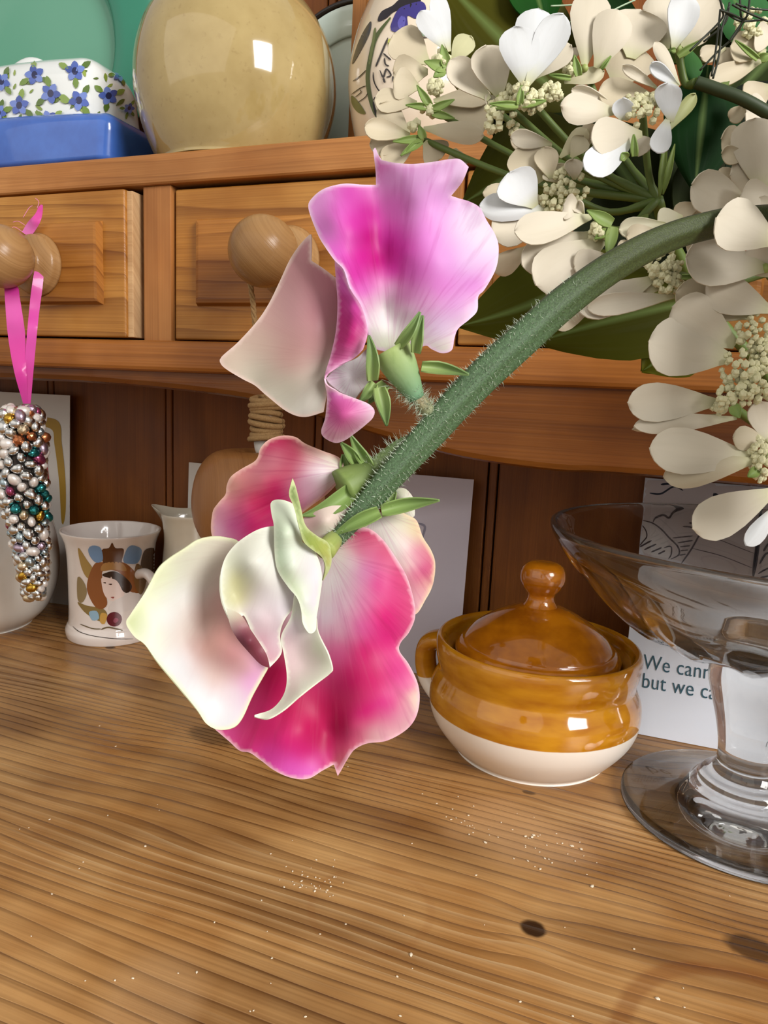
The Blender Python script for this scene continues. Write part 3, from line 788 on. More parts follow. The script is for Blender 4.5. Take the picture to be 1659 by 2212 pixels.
def lettering(txt, px, py, size, name='lettering'):
    cu = bpy.data.curves.new(name, 'FONT'); cu.body = txt; cu.size = size; cu.extrude = 0.0001; cu.space_character = 1.04; cu.offset = -0.00010
    p = on_y(px, py, 0.5605 + 0.0615*0.045/0.1945)
    tmp = bpy.data.objects.new('tmp', cu); COL.objects.link(tmp)
    bpy.context.view_layer.update()
    me = bpy.data.meshes.new_from_object(tmp.evaluated_get(bpy.context.evaluated_depsgraph_get()))
    bpy.data.objects.remove(tmp); bpy.data.curves.remove(cu)
    a = math.atan2(0.0615, 0.1945); yy = 0.560 + 0.0615*p[2]/0.1945 - 0.0006
    for v in me.vertices:
        x_, y_ = v.co.x*0.8, v.co.y; v.co = (p[0]+x_, yy + y_*math.sin(a) - v.co.z, p[2] + y_*math.cos(a))
    return link(name, me, m_ink, r1)
lettering('We cannot', 1388, 1444, 0.0165)
lettering('but we can', 1385, 1480, 0.0165)
r2, o2 = card('greeting_card', 'plain lavender white card leaning on the back boards behind the sweet pea', (-0.225, -0.141, 0.182), m_paper2, (0.598, 0.612))
decal(o2, [('8d8a9c', stroke_poly([(902, 1130), (918, 1138), (912, 1165), (920, 1180)], 5)), ('8d8a9c', stroke_poly([(905, 1190), (918, 1200)], 6))], 'printed_lettering', r2, m_print, .0003, 5)
x0 = on_y(403, 1000, 0.62)
r3, o3 = card('note_card', 'small white note card between the cream jug and wooden ornament', (x0[0], x0[0]+0.03, x0[2]), m_paper3, (0.618, 0.624))
cx0 = on_y(-60, 900, 0.61); cx1 = on_y(152, 905, 0.618)
r4, o4 = card('picture_card', 'ivory card with mustard border and red picture behind the white pot', (cx0[0], cx1[0], 0.236), m_paper3, (0.605, 0.614), bow=0.004)
decal(o4, [('a8842c', [(40, 903), (122, 907), (134, 960), (142, 1040), (142, 1110), (134, 1130), (128, 1040), (118, 960), (108, 925), (40, 920)]), ('a43c3a', [(60, 960), (98, 965), (104, 1010), (104, 1060), (60, 1070)])], 'printed_border', r4, m_print, 0.0004, 7)

# glass compote
CX, CY = 0.0783, 0.4729
m_glass = glass_mat('pressed_glass', 'eef0ef')
comp = root('glass_compote', 'footed pressed glass compote bowl standing on the worktop', 'compote', (CX, CY, 0))
prof = [(0, 0.0), (0.066, 0.0), (0.0722, 0.0012), (0.0732, 0.0032), (0.071, 0.0055), (0.058, 0.0075), (0.044, 0.0105), (0.034, 0.0150), (0.0305, 0.0185), (0.0285, 0.0205), (0.0265, 0.0245), (0.0225, 0.0270), (0.0195, 0.0310), (0.0180, 0.0360), (0.0185, 0.0450), (0.0215, 0.0600), (0.0260, 0.0760), (0.0290, 0.0890), (0.0275, 0.0985), (0.0240, 0.1030),
        (0.0300, 0.1050), (0.0520, 0.1090), (0.0750, 0.1170), (0.0980, 0.1320), (0.1150, 0.1490), (0.1270, 0.1640), (0.1320, 0.1730), (0.1330, 0.1775), (0.1310, 0.1790), (0.1292, 0.1770), (0.1235, 0.1650), (0.1115, 0.1515), (0.0945, 0.1355), (0.0720, 0.1215), (0.0500, 0.1145), (0.0250, 0.1115), (0, 0.1110)]
vg, fg = lathe_geo(prof, (0, 0, 0), 120, 4)
out = []
for (x_, y_, z_) in vg:
    r_ = math.hypot(x_, y_); a = math.atan2(y_, x_)
    if 0.04 < r_ < 0.12 and z_ > 0.106 and z_ < 0.155:
        # outside of the bowl only: pressed thumbprints
        zo = np.interp(r_, [0.03, 0.052, 0.075, 0.098, 0.115, 0.127], [0.105, 0.109, 0.117, 0.132, 0.149, 0.164])
        if abs(z_-zo) < 0.0022:
            k = math.exp(-((r_-0.075)/0.022)**2); z_ += -0.0028*k*max(0, math.cos(a*14))
    out.append((CX+x_, CY+y_, z_+0.0004))
bm = bmesh.new(); me0 = mesh_of(out, fg); bm.from_mesh(me0); bpy.data.meshes.remove(me0)
link('compote_glass', from_bm(bm), m_glass, comp, True)

# ================================================================== HANGING ORNAMENTS
# beaded icicle on a pink ribbon
ic = root('beaded_ornament', 'icicle of metallic beads hanging by a pink ribbon from the drawer knob', 'ornament', tuple(on_y(60, 880, 0.43)))
axis = [on_y(px, py, 0.428) for px, py in ((46, 885), (46, 960), (50, 1040), (58, 1110), (66, 1180), (71, 1240), (75, 1290))]
rad = [0.0135, 0.0150, 0.0150, 0.0135, 0.0110, 0.0085, 0.0050]
ax_s = spline([(*a, r) for a, r in zip(axis, rad)], 12)
tube('bead_core', [a[:3] for a in ax_s], [a[3]*0.82 for a in ax_s], plain('bead_thread', '4a4038', 0.6), ic, 12)
def bead_mesh(kind):
    bm = bmesh.new()
    bmesh.ops.create_icosphere(bm, subdivisions=2, radius=1.0)
    for v in bm.verts:
        if kind == 0: v.co = Vector((v.co.x*1.25, v.co.y*.92, v.co.z*.92))
        elif kind == 1: v.co = Vector((v.co.x*(1+.25*v.co.y), v.co.y*1.25, v.co.z*.85))
        else: v.co = Vector((v.co.x*.95, v.co.y*.95, v.co.z*.95))
    me = bpy.data.meshes.new('bead'); bm.to_mesh(me); bm.free()
    me.polygons.foreach_set('use_smooth', [kind != 2]*len(me.polygons)); return me
bm_cols = [('silver_bead', 'd2d2d0', .24, 1), ('pearl_bead', 'e4ddd6', .30, .35), ('gold_bead', 'bf963c', .24, 1), ('champagne_bead', 'cdbb9c', .28, .9), ('teal_bead', '2f7f80', .2, .85), ('copper_bead', 'b5714a', .28, .9), ('rose_bead', '9c4668', .25, .8), ('lilac_bead', 'b6a2b4', .28, .9), ('pale_blue_bead', 'aebec4', .22, .9)]
bmats = [plain(n, c_, r_, m_) for n, c_, r_, m_ in bm_cols]
bmeshes = {}
N = 250
for k in range(N):
    s = ((k+0.5)/N)**1.25; i = min(int(s*(len(ax_s)-1)), len(ax_s)-2); a = ax_s[i] + (ax_s[i+1]-ax_s[i])*(s*(len(ax_s)-1)-i)
    th = k*2.39996; r_ = a[3]*rnd.uniform(.93, 1.12)
    if s < 0.03: r_ *= .7
    pos = a[:3] + np.array([math.cos(th)*r_, math.sin(th)*r_, 0])
    ci = rnd.choices(range(9), [40, 18, 6, 12, 3, 2, 2, 6, 12])[0]
    if 0.38 < s < 0.52 and math.cos(th) > 0.2 and rnd.random() < .5: ci = 4
    kd = rnd.choice((0, 0, 1, 1, 2)); key = (ci, kd)
    if key not in bmeshes:
        me = bead_mesh(kd); me.materials.append(bmats[ci]); bmeshes[key] = me
    o = bpy.data.objects.new('bead', bmeshes[key]); COL.objects.link(o); o.parent = ic
    o.matrix_parent_inverse = Matrix.Translation(-wloc(ic))
    o.location = pos; o.rotation_euler = (rnd.random()*6, rnd.random()*6, rnd.random()*6)
    sc = rnd.uniform(.0037, .0050)*(1.08-.25*s); o.scale = (sc, sc, sc)
m_rib = attr_mat('pink_satin', 0.32, 0.2, 0.15)
pk = 'f04bb4'
def rib(out, inn, cols): return sheet_geo(out, inn, cols, 0.565, None, 9)
g1 = rib([(9, 618, -12, 1), (36, 617, -12), (42, 640, -12, 1), (54, 720, -6), (57, 800, -2), (60, 872, 0, 1), (50, 872, 0, 1), (30, 800, -4), (16, 715, -8)], [(30, 700, -10), (44, 800, -5)], [(20, 620, 'd0379a'), (30, 680, 'f767c6'), (40, 780, 'ee46b0'), (55, 860, 'd42f98')])
g2 = rib([(84, 535, -2, 1), (92, 548, 0), (94, 600, -2), (84, 680, -2), (76, 760, -2), (66, 872, 0, 1), (52, 872, 0, 1), (54, 780, -3), (62, 680, -5), (70, 610, -6)], [(74, 700, -7)], [(90, 550, 'f06cc0'), (80, 620, 'e848b0'), (70, 720, 'f25cc0'), (60, 850, 'd8369c')])
g3 = rib([(48, 500, 2, 1), (60, 480, 0), (76, 462, -3), (84, 446, -4), (92, 443, -4), (90, 470, -2), (80, 492, 0), (64, 510, 2)], [(72, 478, -4)], [(60, 495, 'f07cc8'), (80, 465, 'e94aac')])
sheet('ribbon', [g1, g2, g3], m_rib, ic, 0.0004)
v, f = [], []
for (pp) in ([(50, 470), (62, 450), (70, 444)], [(28, 480), (40, 478), (56, 488)], [(54, 505), (30, 490), (20, 505)], [(80, 450), (84, 436), (76, 428)]):
    g = tube_geo(spline([at(x, y, 0.567) for x, y in pp], 4), 0.00018, 5); o = len(v); v += list(g[0]); f += [tuple(i+o for i in q) for q in g[1]]
link('frayed_threads', mesh_of(v, f), plain('pink_thread', 'f48cd0', .6), ic, True)

# wooden pendant on jute
wo = root('wooden_ornament', 'rounded wooden ornament hung by jute twine from the drawer knob', 'ornament', tuple(on_y(548, 690, 0.452)))
m_jute = NT('jute_twine'); c = m_jute.coord()
m_jute.set(Base_Color=m_jute.mix(m_jute.noise(c, 900, 3), lin4('b08d5c'), lin4('7a5a34')), Roughness=.85); m_jute.bump(m_jute.noise(c, 1500, 2), .6, .0006)
sp = spline([on_y(px, py, 0.446) for px, py in ((540, 608), (546, 650), (550, 690), (560, 760), (572, 830), (577, 862))], 10)
tw = []
for ph in (0, 2.1, 4.2):
    path = [p + 0.0011*np.array([math.cos(i*.55+ph), 0.6*math.sin(i*.55+ph), 0.2*math.sin(i*.55+ph)]) for i, p in enumerate(sp)]
    tw.append(tube_geo(path, 0.0011, 8))
link('twine', mesh_of(*join_geo(tw)), m_jute.m, wo, True)
top = on_y(577, 862, 0.446); bot = on_y(575, 946, 0.446)
for k in range(9):
    s = k/8; p = np.array(top)*(1-s)+np.array(bot)*s; R_ = 0.0105+0.001*math.sin(k*1.7)
    path = [p + np.array([math.cos(t)*R_, math.sin(t)*R_, 0.0016*math.sin(t+k)]) for t in np.linspace(0, 2*math.pi, 26)]
    v, f = tube_geo(path, 0.0021, 8, False); link('twine_turn', mesh_of(v, f), m_jute.m, wo, True)
tube('dowel', [top, bot], 0.0095, m_knob, wo, 16)
wb = on_y(560, 1085, 0.446)
lathe('bobbin_tip', [(0, 0.052), (0.004, 0.050), (0.0045, 0.042), (0.003, 0.036), (0.0, 0.034)], wb, plain('white_cotton', 'e0dbd2', .7), wo, 16, 3)
m_turn = pine('turned_wood', '8f6034', '6a4220', 'a3744a', 'z', 70, 41.0, 0.03, 0.4, 0.35)
lathe('wooden_bulb', [(0, 0.030), (0.008, 0.033), (0.020, 0.0375), (0.034, 0.034), (0.0435, 0.022), (0.0475, 0.004), (0.046, -0.014), (0.038, -0.030), (0.024, -0.041), (0.010, -0.044), (0, -0.043)], wb, m_turn, wo, 64, 5)

# crumbs and flecks on the worktop
bm = bmesh.new()
spots = [(340, 1738), (344, 1750), (107, 1770), (62, 1788), (180, 1862), (314, 1828), (112, 1931), (565, 1945), (680, 1925), (560, 1612), (250, 1612), (287, 2113), (585, 2124), (425, 2100), (747, 1996), (1476, 2134), (888, 2062), (1576, 1935), (1220, 2003), (215, 1568)]
for k in range(34): spots.append((640+rnd.gauss(40, 40), 1895+rnd.gauss(10, 18)))
for k in range(52):
    t = rnd.random(); spots.append((960+t*320+rnd.gauss(0, 18), 1745+t*120+rnd.gauss(0, 28)))
for k in range(40): spots.append((rnd.uniform(0, 1659), rnd.uniform(1650, 2200)))
for (px, py) in spots:
    p = on_z(px, py, 0.0003); s = rnd.uniform(.00025, .00055)*(1 if rnd.random() < .85 else 1.7)
    if abs(p[0]-CX)**2+abs(p[1]-CY)**2 < .075**2: continue
    r_ = bmesh.ops.create_icosphere(bm, subdivisions=1, radius=s)
    a = rnd.random()*3
    for v in r_['verts']:
        x_, y_ = v.co.x*rnd.uniform(1, 1.9), v.co.y
        v.co = (p[0]+x_*math.cos(a)-y_*math.sin(a), p[1]+x_*math.sin(a)+y_*math.cos(a), 0.0002+max(0, v.co.z+s*.4)*.5)
cb = link('crumbs', from_bm(bm), plain('crumb', 'f0e2c8', .6), None, False)
tag(cb, 'tiny pale crumbs and flecks scattered over the worktop', 'crumbs'); cb['kind'] = 'stuff'
# ================================================================== SWEET PEA
PROFS = {'obovate': ([0, .12, .3, .5, .68, .82, .92, .97, 1.0], [.16, .30, .60, .87, 1.0, .93, .68, .42, 0.03]),
         'round': ([0, .1, .25, .45, .6, .78, .9, .97, 1.0], [.25, .48, .80, 1.0, 1.0, .86, .58, .32, 0.03]),
         'leaf': ([0, .1, .25, .4, .55, .7, .85, .95, 1.0], [.12, .42, .82, 1.0, .95, .72, .40, .14, 0.0]),
         'sepal': ([0, .15, .35, .55, .75, .9, 1.0], [.75, .92, 1.0, .82, .50, .22, 0.0])}
def blade_geo(bx, by, tx, ty, w, D, db=0.0, dt=0.0, bow=0.0, cup=0.0, shape='obovate', curve=0.0, ns=12, nu=9, cols=None, twist=0.0, ripple=0.0):
    """one petal or leaf blade from base to tip; depths in mm, w/curve in pixels"""
    b = np.array([bx, by], float); t = np.array([tx, ty], float); ax = t-b; L = np.linalg.norm(ax); ax /= L; pr = np.array([-ax[1], ax[0]])
    ss = 1-(1-np.linspace(0, 1, ns))**1.6; V = []; F = []; C = []; PV = []
    xs, ws = PROFS[shape]; ph = (bx*7.3+ty*3.1) % 6.28
    for s in ss:
        hw = 0.5*w*np.interp(s, xs, ws)
        for j in range(nu):
            u = -1+2*j/(nu-1)
            p = b + ax*L*s + pr*(u*hw + curve*math.sin(math.pi*s*0.9))
            d = db+(dt-db)*s - bow*math.sin(math.pi*min(1, s*1.0)) - cup*(u*u)*(hw/(0.5*w)) + twist*u*s + ripple*math.sin(ph+5*s+u*3)*s*abs(u)
            V.append(at(p[0], p[1], D+d*0.001))
            if cols: C.append(cols(s, u))
            PV.append((u*2.6+ph, ph, s*1.6))
    for i in range(ns-1):
        for j in range(nu-1):
            k = i*nu+j; F.append((k, k+1, k+nu+1, k+nu))
    return V, F, C, PV
def mixc(a, b, t): a = np.array(lin(a)); b = np.array(lin(b)); t = min(1, max(0, t)); return tuple(a*(1-t)+b*t)
def blade(name, args, mat, parent, cols, thick=0.0003, **kw):
    v, f, c, pv = blade_geo(*args, cols=cols, **kw)
    return sheet(name, [(v, f, c, pv)], mat, parent, thick)

m_petal = attr_mat('sweet_pea_petal', 0.5, 0.0, 0.28, 0.42, 'd98ac4', spec=0.3)
m_wing = attr_mat('sweet_pea_wing', 0.45, 0.0, 0.25, 0.12, 'f0d8e0', spec=0.3)
m_leafy = attr_mat('sweet_pea_green', 0.5, 0.0, 0.12, 0.25, 'a8c090', spec=0.35)
TD = 0.150
spr = root('sweet_pea', 'pink and white sweet pea spray on a hairy green stem, hanging before the dresser', 'flower', tuple(at(900, 960, TD)))
k6 = lambda L: [(440+p[0]/2.44, 300+p[1]/2.44, *p[2:]) for p in L]
k7 = lambda L: [(250+p[0]/2.212, 900+p[1]/2.212, *p[2:]) for p in L]

# ---- upper bloom
ub = sub_empty('upper_blossom', spr)
wing = sheet_geo(k6([(557, 506, 8), (568, 520, 8), (568, 642, 7, 1), (630, 682, 6), (700, 735, 5, 1), (760, 900, 6), (760, 1100, 7), (720, 1250, 7), (655, 1320, 6, 1), (632, 1440, 7, 1), (530, 1466, 7), (440, 1438, 7), (330, 1352, 7), (270, 1300, 8), (205, 1266, 8), (125, 1218, 9), (90, 1185, 10), (93, 1150, 10), (180, 1072, 9), (280, 962, 8), (342, 870, 8), (400, 752, 8), (452, 640, 8), (505, 560, 9)]),
    k6([(500, 900, 3), (600, 1000, 2), (450, 1150, 4), (330, 1100, 6), (560, 1300, 4), (540, 700, 5)]),
    k6([(560, 520, 'dca0a6'), (600, 720, 'd0929a'), (620, 900, 'cd929a'), (480, 900, 'd2a0a2'), (380, 950, 'd6aca6'), (600, 1100, 'd0a2a0'), (450, 1150, 'd0a69e'), (300, 1080, 'dabeae'), (120, 1180, 'ecd8c4'), (280, 1230, 'd4c9b6'), (450, 1330, 'd2cab8'), (560, 1400, 'ece8dc'), (640, 1250, 'd0c6b6')]),
    TD, (440+720/2.44, 300+1150/2.44), 11, ('f4dcd0', 5))
sheet('wing_petal', [wing], m_wing, ub)
std_main = sheet_geo(k6([(552, 365, 2), (575, 308, 2), (640, 260, 1), (740, 236, 1), (830, 241, 2), (908, 242, 3.5, 1), (906, 170, 2.5), (893, 60, 2, 1), (904, 46, 2), (916, 75, 1.5), (934, 112, 0.5, 1), (1010, 126, -1), (1100, 132, -2), (1200, 122, -3), (1290, 108, -4), (1350, 107, -4.5), (1397, 148, -4.5, 1), (1362, 228, -3), (1305, 300, -1, 1),
    (1340, 312, 1), (1400, 330, 1.5), (1455, 362, 2), (1492, 430, 2), (1538, 508, 2), (1555, 580, 2), (1540, 685, 2), (1482, 792, 1.5), (1448, 830, 1), (1442, 905, .5), (1400, 952, 0), (1342, 1000, 0), (1322, 1050, 0), (1308, 1112, 0), (1258, 1130, .5), (1200, 1108, 1), (1172, 1090, 1), (1110, 1110, 2), (1040, 1115, 2.5), (980, 1122, 3), (905, 1105, 2), (872, 1050, 0.5),
    (862, 990, -2), (832, 885, -4), (772, 790, -5), (738, 690, -4.5), (690, 640, -3), (640, 570, -2), (600, 500, 0)]),
    k6([(700, 420, -3), (800, 500, -2), (880, 520, 2), (930, 350, 3.5), (950, 600, 3), (960, 900, 3.5), (860, 700, -1), (1050, 600, -2), (1150, 500, -4), (1250, 650, -4.5), (1400, 600, -1), (1150, 800, -3), (1050, 900, 0), (1250, 900, -2), (1100, 300, -3), (1230, 220, -4.5), (900, 850, 0)]),
    k6([(560, 370, 'f4a6ea'), (620, 300, 'f0a0e4'), (640, 480, 'f08ee2'), (700, 380, 'ea72d2'), (700, 600, 'ee6cd6'), (760, 280, 'd952b8'), (780, 450, 'dd3fb2'), (830, 620, 'd8249e'), (790, 720, 'da36aa'), (880, 380, 'ce2f9c'), (890, 520, 'c80a84'), (920, 640, 'cc1488'), (850, 800, 'e472c8'), (905, 160, 'f08ad4'), (900, 60, 'f27ac8'),
        (960, 200, 'f2aee8'), (1100, 180, 'f0b4ea'), (1250, 160, 'efbcea'), (1380, 140, 'f3d2f2'), (1000, 350, 'ec80d8'), (1100, 380, 'f098e4'), (1230, 330, 'eca8e8'), (980, 520, 'e23cba'), (1060, 560, 'e34cc0'), (1000, 700, 'e040b4'), (1100, 700, 'e66ccc'), (1180, 520, 'ef94e4'), (1280, 620, 'e8a4e6'), (1380, 450, 'eddcf2'), (1480, 520, 'f1e4f4'), (1400, 640, 'ecc8f0'), (1250, 780, 'e88cdc'), (1440, 780, 'ea9ce4'), (1350, 880, 'e4a8e0'), (1180, 860, 'eaa8dc'), (1060, 830, 'e598d0'), (1000, 800, 'eeb8dc'),
        (950, 900, 'f4ecec'), (900, 950, 'f3e8ec'), (870, 870, 'f0bcdc'), (1000, 1000, 'f4f1ee'), (1060, 950, 'f2e0ea'), (1150, 980, 'f0d4ec'), (1250, 1000, 'ecd0ee'), (1280, 1090, 'f0e6e0'), (970, 1080, 'eef0dc'), (1420, 900, 'f0d0ea')]),
    TD-0.002, (440+985/2.44, 300+1180/2.44), 9, ('f6d6f0', 5))
band = sheet_geo(k6([(738, 690, -4.5, 1), (772, 790, -5), (832, 885, -4), (862, 990, -2), (862, 1040, -1.5), (840, 1110, -1, 1), (790, 1158, -1), (715, 1192, -1), (650, 1235, -1), (636, 1270, -1, 1), (640, 1235, 0), (672, 1130, 2), (698, 1000, 3), (705, 860, 3), (696, 740, 1), (690, 640, -2.6, 1)]),
    k6([(760, 900, -3.5), (770, 1020, -3), (730, 820, -2), (740, 1100, -2)]),
    k6([(700, 720, 'ee7cd4'), (740, 780, 'e660c4'), (720, 860, 'd83a9c'), (780, 900, 'dc48a8'), (770, 980, 'd02488'), (830, 960, 'd6489c'), (790, 1060, 'cc2880'), (720, 1040, 'd4388e'), (700, 1140, 'dc5ca0'), (790, 1130, 'e07cb0'), (660, 1220, 'e890c4'), (840, 1080, 'e496bc')]),
    TD-0.002, (440+985/2.44, 300+1180/2.44), 9, ('f4b8dc', 4))
inner = sheet_geo(k6([(646, 1262, 3, 1), (715, 1200, 3.5), (800, 1160, 4), (860, 1105, 4.5, 1), (890, 1180, 4.5), (885, 1270, 4), (835, 1318, 3.5), (800, 1368, 3, 1), (725, 1335, 3), (665, 1290, 3)]), k6([(770, 1250, 6)]),
    k6([(680, 1255, 'f2d4e8'), (750, 1220, 'f3eef0'), (830, 1180, 'f5f4f2'), (830, 1280, 'f0eeea'), (760, 1300, 'e8e4e6')]), TD-0.002, None, 9)
lip = sheet_geo(k6([(634, 1262, -1, 1), (650, 1300, -2), (715, 1335, -2.5), (800, 1368, -2.5), (868, 1396, -2.5), (900, 1430, -2), (893, 1468, -1.5), (860, 1502, -1), (800, 1550, 0), (742, 1590, 1), (690, 1602, 1), (632, 1572, 1), (620, 1535, 1), (640, 1470, 0), (650, 1360, -.5), (640, 1300, -.5)]), k6([(720, 1450, -5), (790, 1440, -5), (680, 1540, -2)]),
    k6([(645, 1280, 'f090dc'), (700, 1330, 'ec88d0'), (690, 1400, 'de58a8'), (760, 1400, 'e06cb0'), (720, 1480, 'dc60a4'), (840, 1430, 'eaa4cc'), (890, 1440, 'f4d4e4'), (780, 1530, 'e69cbc'), (650, 1550, 'eeb0c8'), (690, 1590, 'f0bccc')]), TD-0.002, None, 9, ('f6cfe0', 4))
sheet('standard_petal', [std_main, band, inner, lip], m_petal, ub)

green = lambda base, tip: (lambda s, u: mixc(base, tip, s*0.9 + 0.12*abs(u)))
def px6(x, y): return 440+x/2.44, 300+y/2.44
def calyx(name, p0, p1, r0, r1, D0, D1, parent, c0='a9bc74', c1='6f9a78'):
    """swollen cup from its mouth to its foot"""
    n = 14; path = []; rr = []
    for i in range(n):
        s = i/(n-1); path.append(at(p0[0]+(p1[0]-p0[0])*s, p0[1]+(p1[1]-p0[1])*s, D0+(D1-D0)*s))
        rr.append((r0*(1-s)+r1*s)*(1+0.16*math.sin(math.pi*s))*(TD/FPX))
    v, f = tube_geo(path, rr, 22); me = mesh_of(v, f)
    set_colors(me, [mixc(c0, c1, (i//22)/(n-1)) for i in range(len(v))])
    pa = me.attributes.new('pv', 'FLOAT_VECTOR', 'POINT'); pa.data.foreach_set('vector', np.array([((i % 22)*.5, 0, (i//22)*.2) for i in range(len(v))], dtype=np.float32).ravel())
    return link(name, me, m_leafy, parent, True)
calyx('calyx', px6(985, 1105), px6(1125, 1372), 42, 17, TD-0.003, TD-0.001, ub)
for (b, t, w_, db, dt, bow, cv) in (((1025, 1095), (1138, 910), 50, -6, -9, 1, 4), ((1118, 1130), (1158, 930), 52, -6, -8, 1, -3), ((1150, 1200), (1395, 1246), 58, -3, -4, -1.5, -5), ((890, 1275), (866, 1035), 62, -4, -6, 1, 5), ((900, 1285), (818, 1385), 52, -2, -2, .6, -3), ((925, 1310), (962, 1515), 72, -3, -1, 1, -3), ((960, 1290), (870, 1395), 60, -1, 0, .5, 2)):
    bx_, by_ = px6(*b); tx_, ty_ = px6(*t)
    blade('sepal', (bx_, by_, tx_, ty_, w_/2.44, TD), m_leafy, ub, green('98ac68', '6e8a54'), db=db, dt=dt, bow=bow, cup=1.5, shape='sepal', curve=cv, ns=10, nu=7)

# ---- lower front bloom
lb = sub_empty('lower_blossom', spr)
LD = 0.147
bk = sheet_geo(k7([(1090, 232, 6), (1062, 192, 7), (985, 162, 8), (905, 128, 9), (860, 98, 10), (800, 90, 10), (732, 110, 10), (692, 150, 10), (680, 190, 10), (660, 216, 10), (600, 250, 10), (550, 287, 10), (530, 330, 11), (524, 372, 11), (490, 412, 11), (462, 460, 12), (460, 570, 12), (520, 640, 11), (640, 640, 10), (760, 580, 10), (840, 500, 10), (930, 430, 9), (1010, 370, 8), (1072, 300, 6)]),
    k7([(700, 300, 6), (800, 200, 7), (900, 260, 4), (620, 450, 7), (740, 430, 8), (980, 260, 4)]),
    k7([(800, 105, 'bc3058'), (720, 150, 'c44468'), (860, 180, 'c4506c'), (760, 210, 'd88090'), (680, 260, 'd8848e'), (940, 170, 'e0b0a8'), (1040, 220, 'ece4d4'), (980, 260, 'f0e2e6'), (900, 330, 'e8b4cc'), (830, 270, 'd4607c'), (760, 330, 'c42860'), (660, 400, 'c8325f'), (720, 430, 'c21f5e'), (600, 420, 'd65c80'), (800, 400, 'cc3a74'), (540, 350, 'e8a89c'), (500, 450, 'e49ab0'), (560, 520, 'd864a0'), (660, 540, 'c83070'), (480, 550, 'eab4cc'), (1010, 340, 'eed2dc'), (700, 600, 'd04a88')]),
    LD, (250+1120/2.212, 900+250/2.212), 10, ('f2c8b8', 5))
b3 = sub_empty('rear_blossom', spr)
sheet('standard_petal', [bk], m_petal, b3)
rb = sheet_geo(k7([(1180, 540, 5), (1250, 465, 6), (1340, 445, 7), (1400, 470, 8), (1440, 500, 8), (1468, 575, 8), (1508, 640, 8), (1527, 705, 8), (1516, 800, 8), (1482, 872, 7), (1430, 945, 6), (1360, 900, 6), (1290, 740, 5)]), k7([(1400, 620, 4), (1440, 780, 5), (1330, 560, 4)]),
    k7([(1260, 500, 'efe9df'), (1350, 480, 'f0ead2'), (1430, 540, 'ead8b0'), (1380, 600, 'efdcd6'), (1440, 650, 'e498ac'), (1480, 740, 'd8608e'), (1430, 760, 'e0809c'), (1400, 700, 'eecbca'), (1460, 850, 'e8aab4'), (1500, 800, 'eab0a8'), (1320, 620, 'eeeae2')]), LD, (250+1240/2.212, 900+450/2.212), 10, ('f0d8b4', 5))
nub = sheet_geo(k7([(1320, 360, 8), (1345, 342, 8), (1385, 345, 8), (1420, 385, 8), (1428, 430, 8), (1425, 478, 8), (1380, 470, 8), (1330, 430, 8)]), k7([(1380, 410, 5)]), k7([(1350, 360, 'eef0d4'), (1400, 420, 'f2f2e2')]), LD, None, 9)
sheet('side_petal', [rb, nub], m_petal, b3)
mid = sheet_geo(k7([(890, 500, 1), (950, 455, 0), (1040, 425, 0), (1115, 440, 1), (1090, 520, 1), (1040, 580, 1), (1000, 610, 1), (940, 570, 1)]), k7([(1000, 500, -2)]), k7([(930, 490, 'e4c0bc'), (1020, 450, 'e8d6c8'), (1000, 560, 'efe8d8'), (1080, 490, 'e6d2c4')]), LD, None, 9)
sheet('inner_petal', [mid], m_wing, b3)
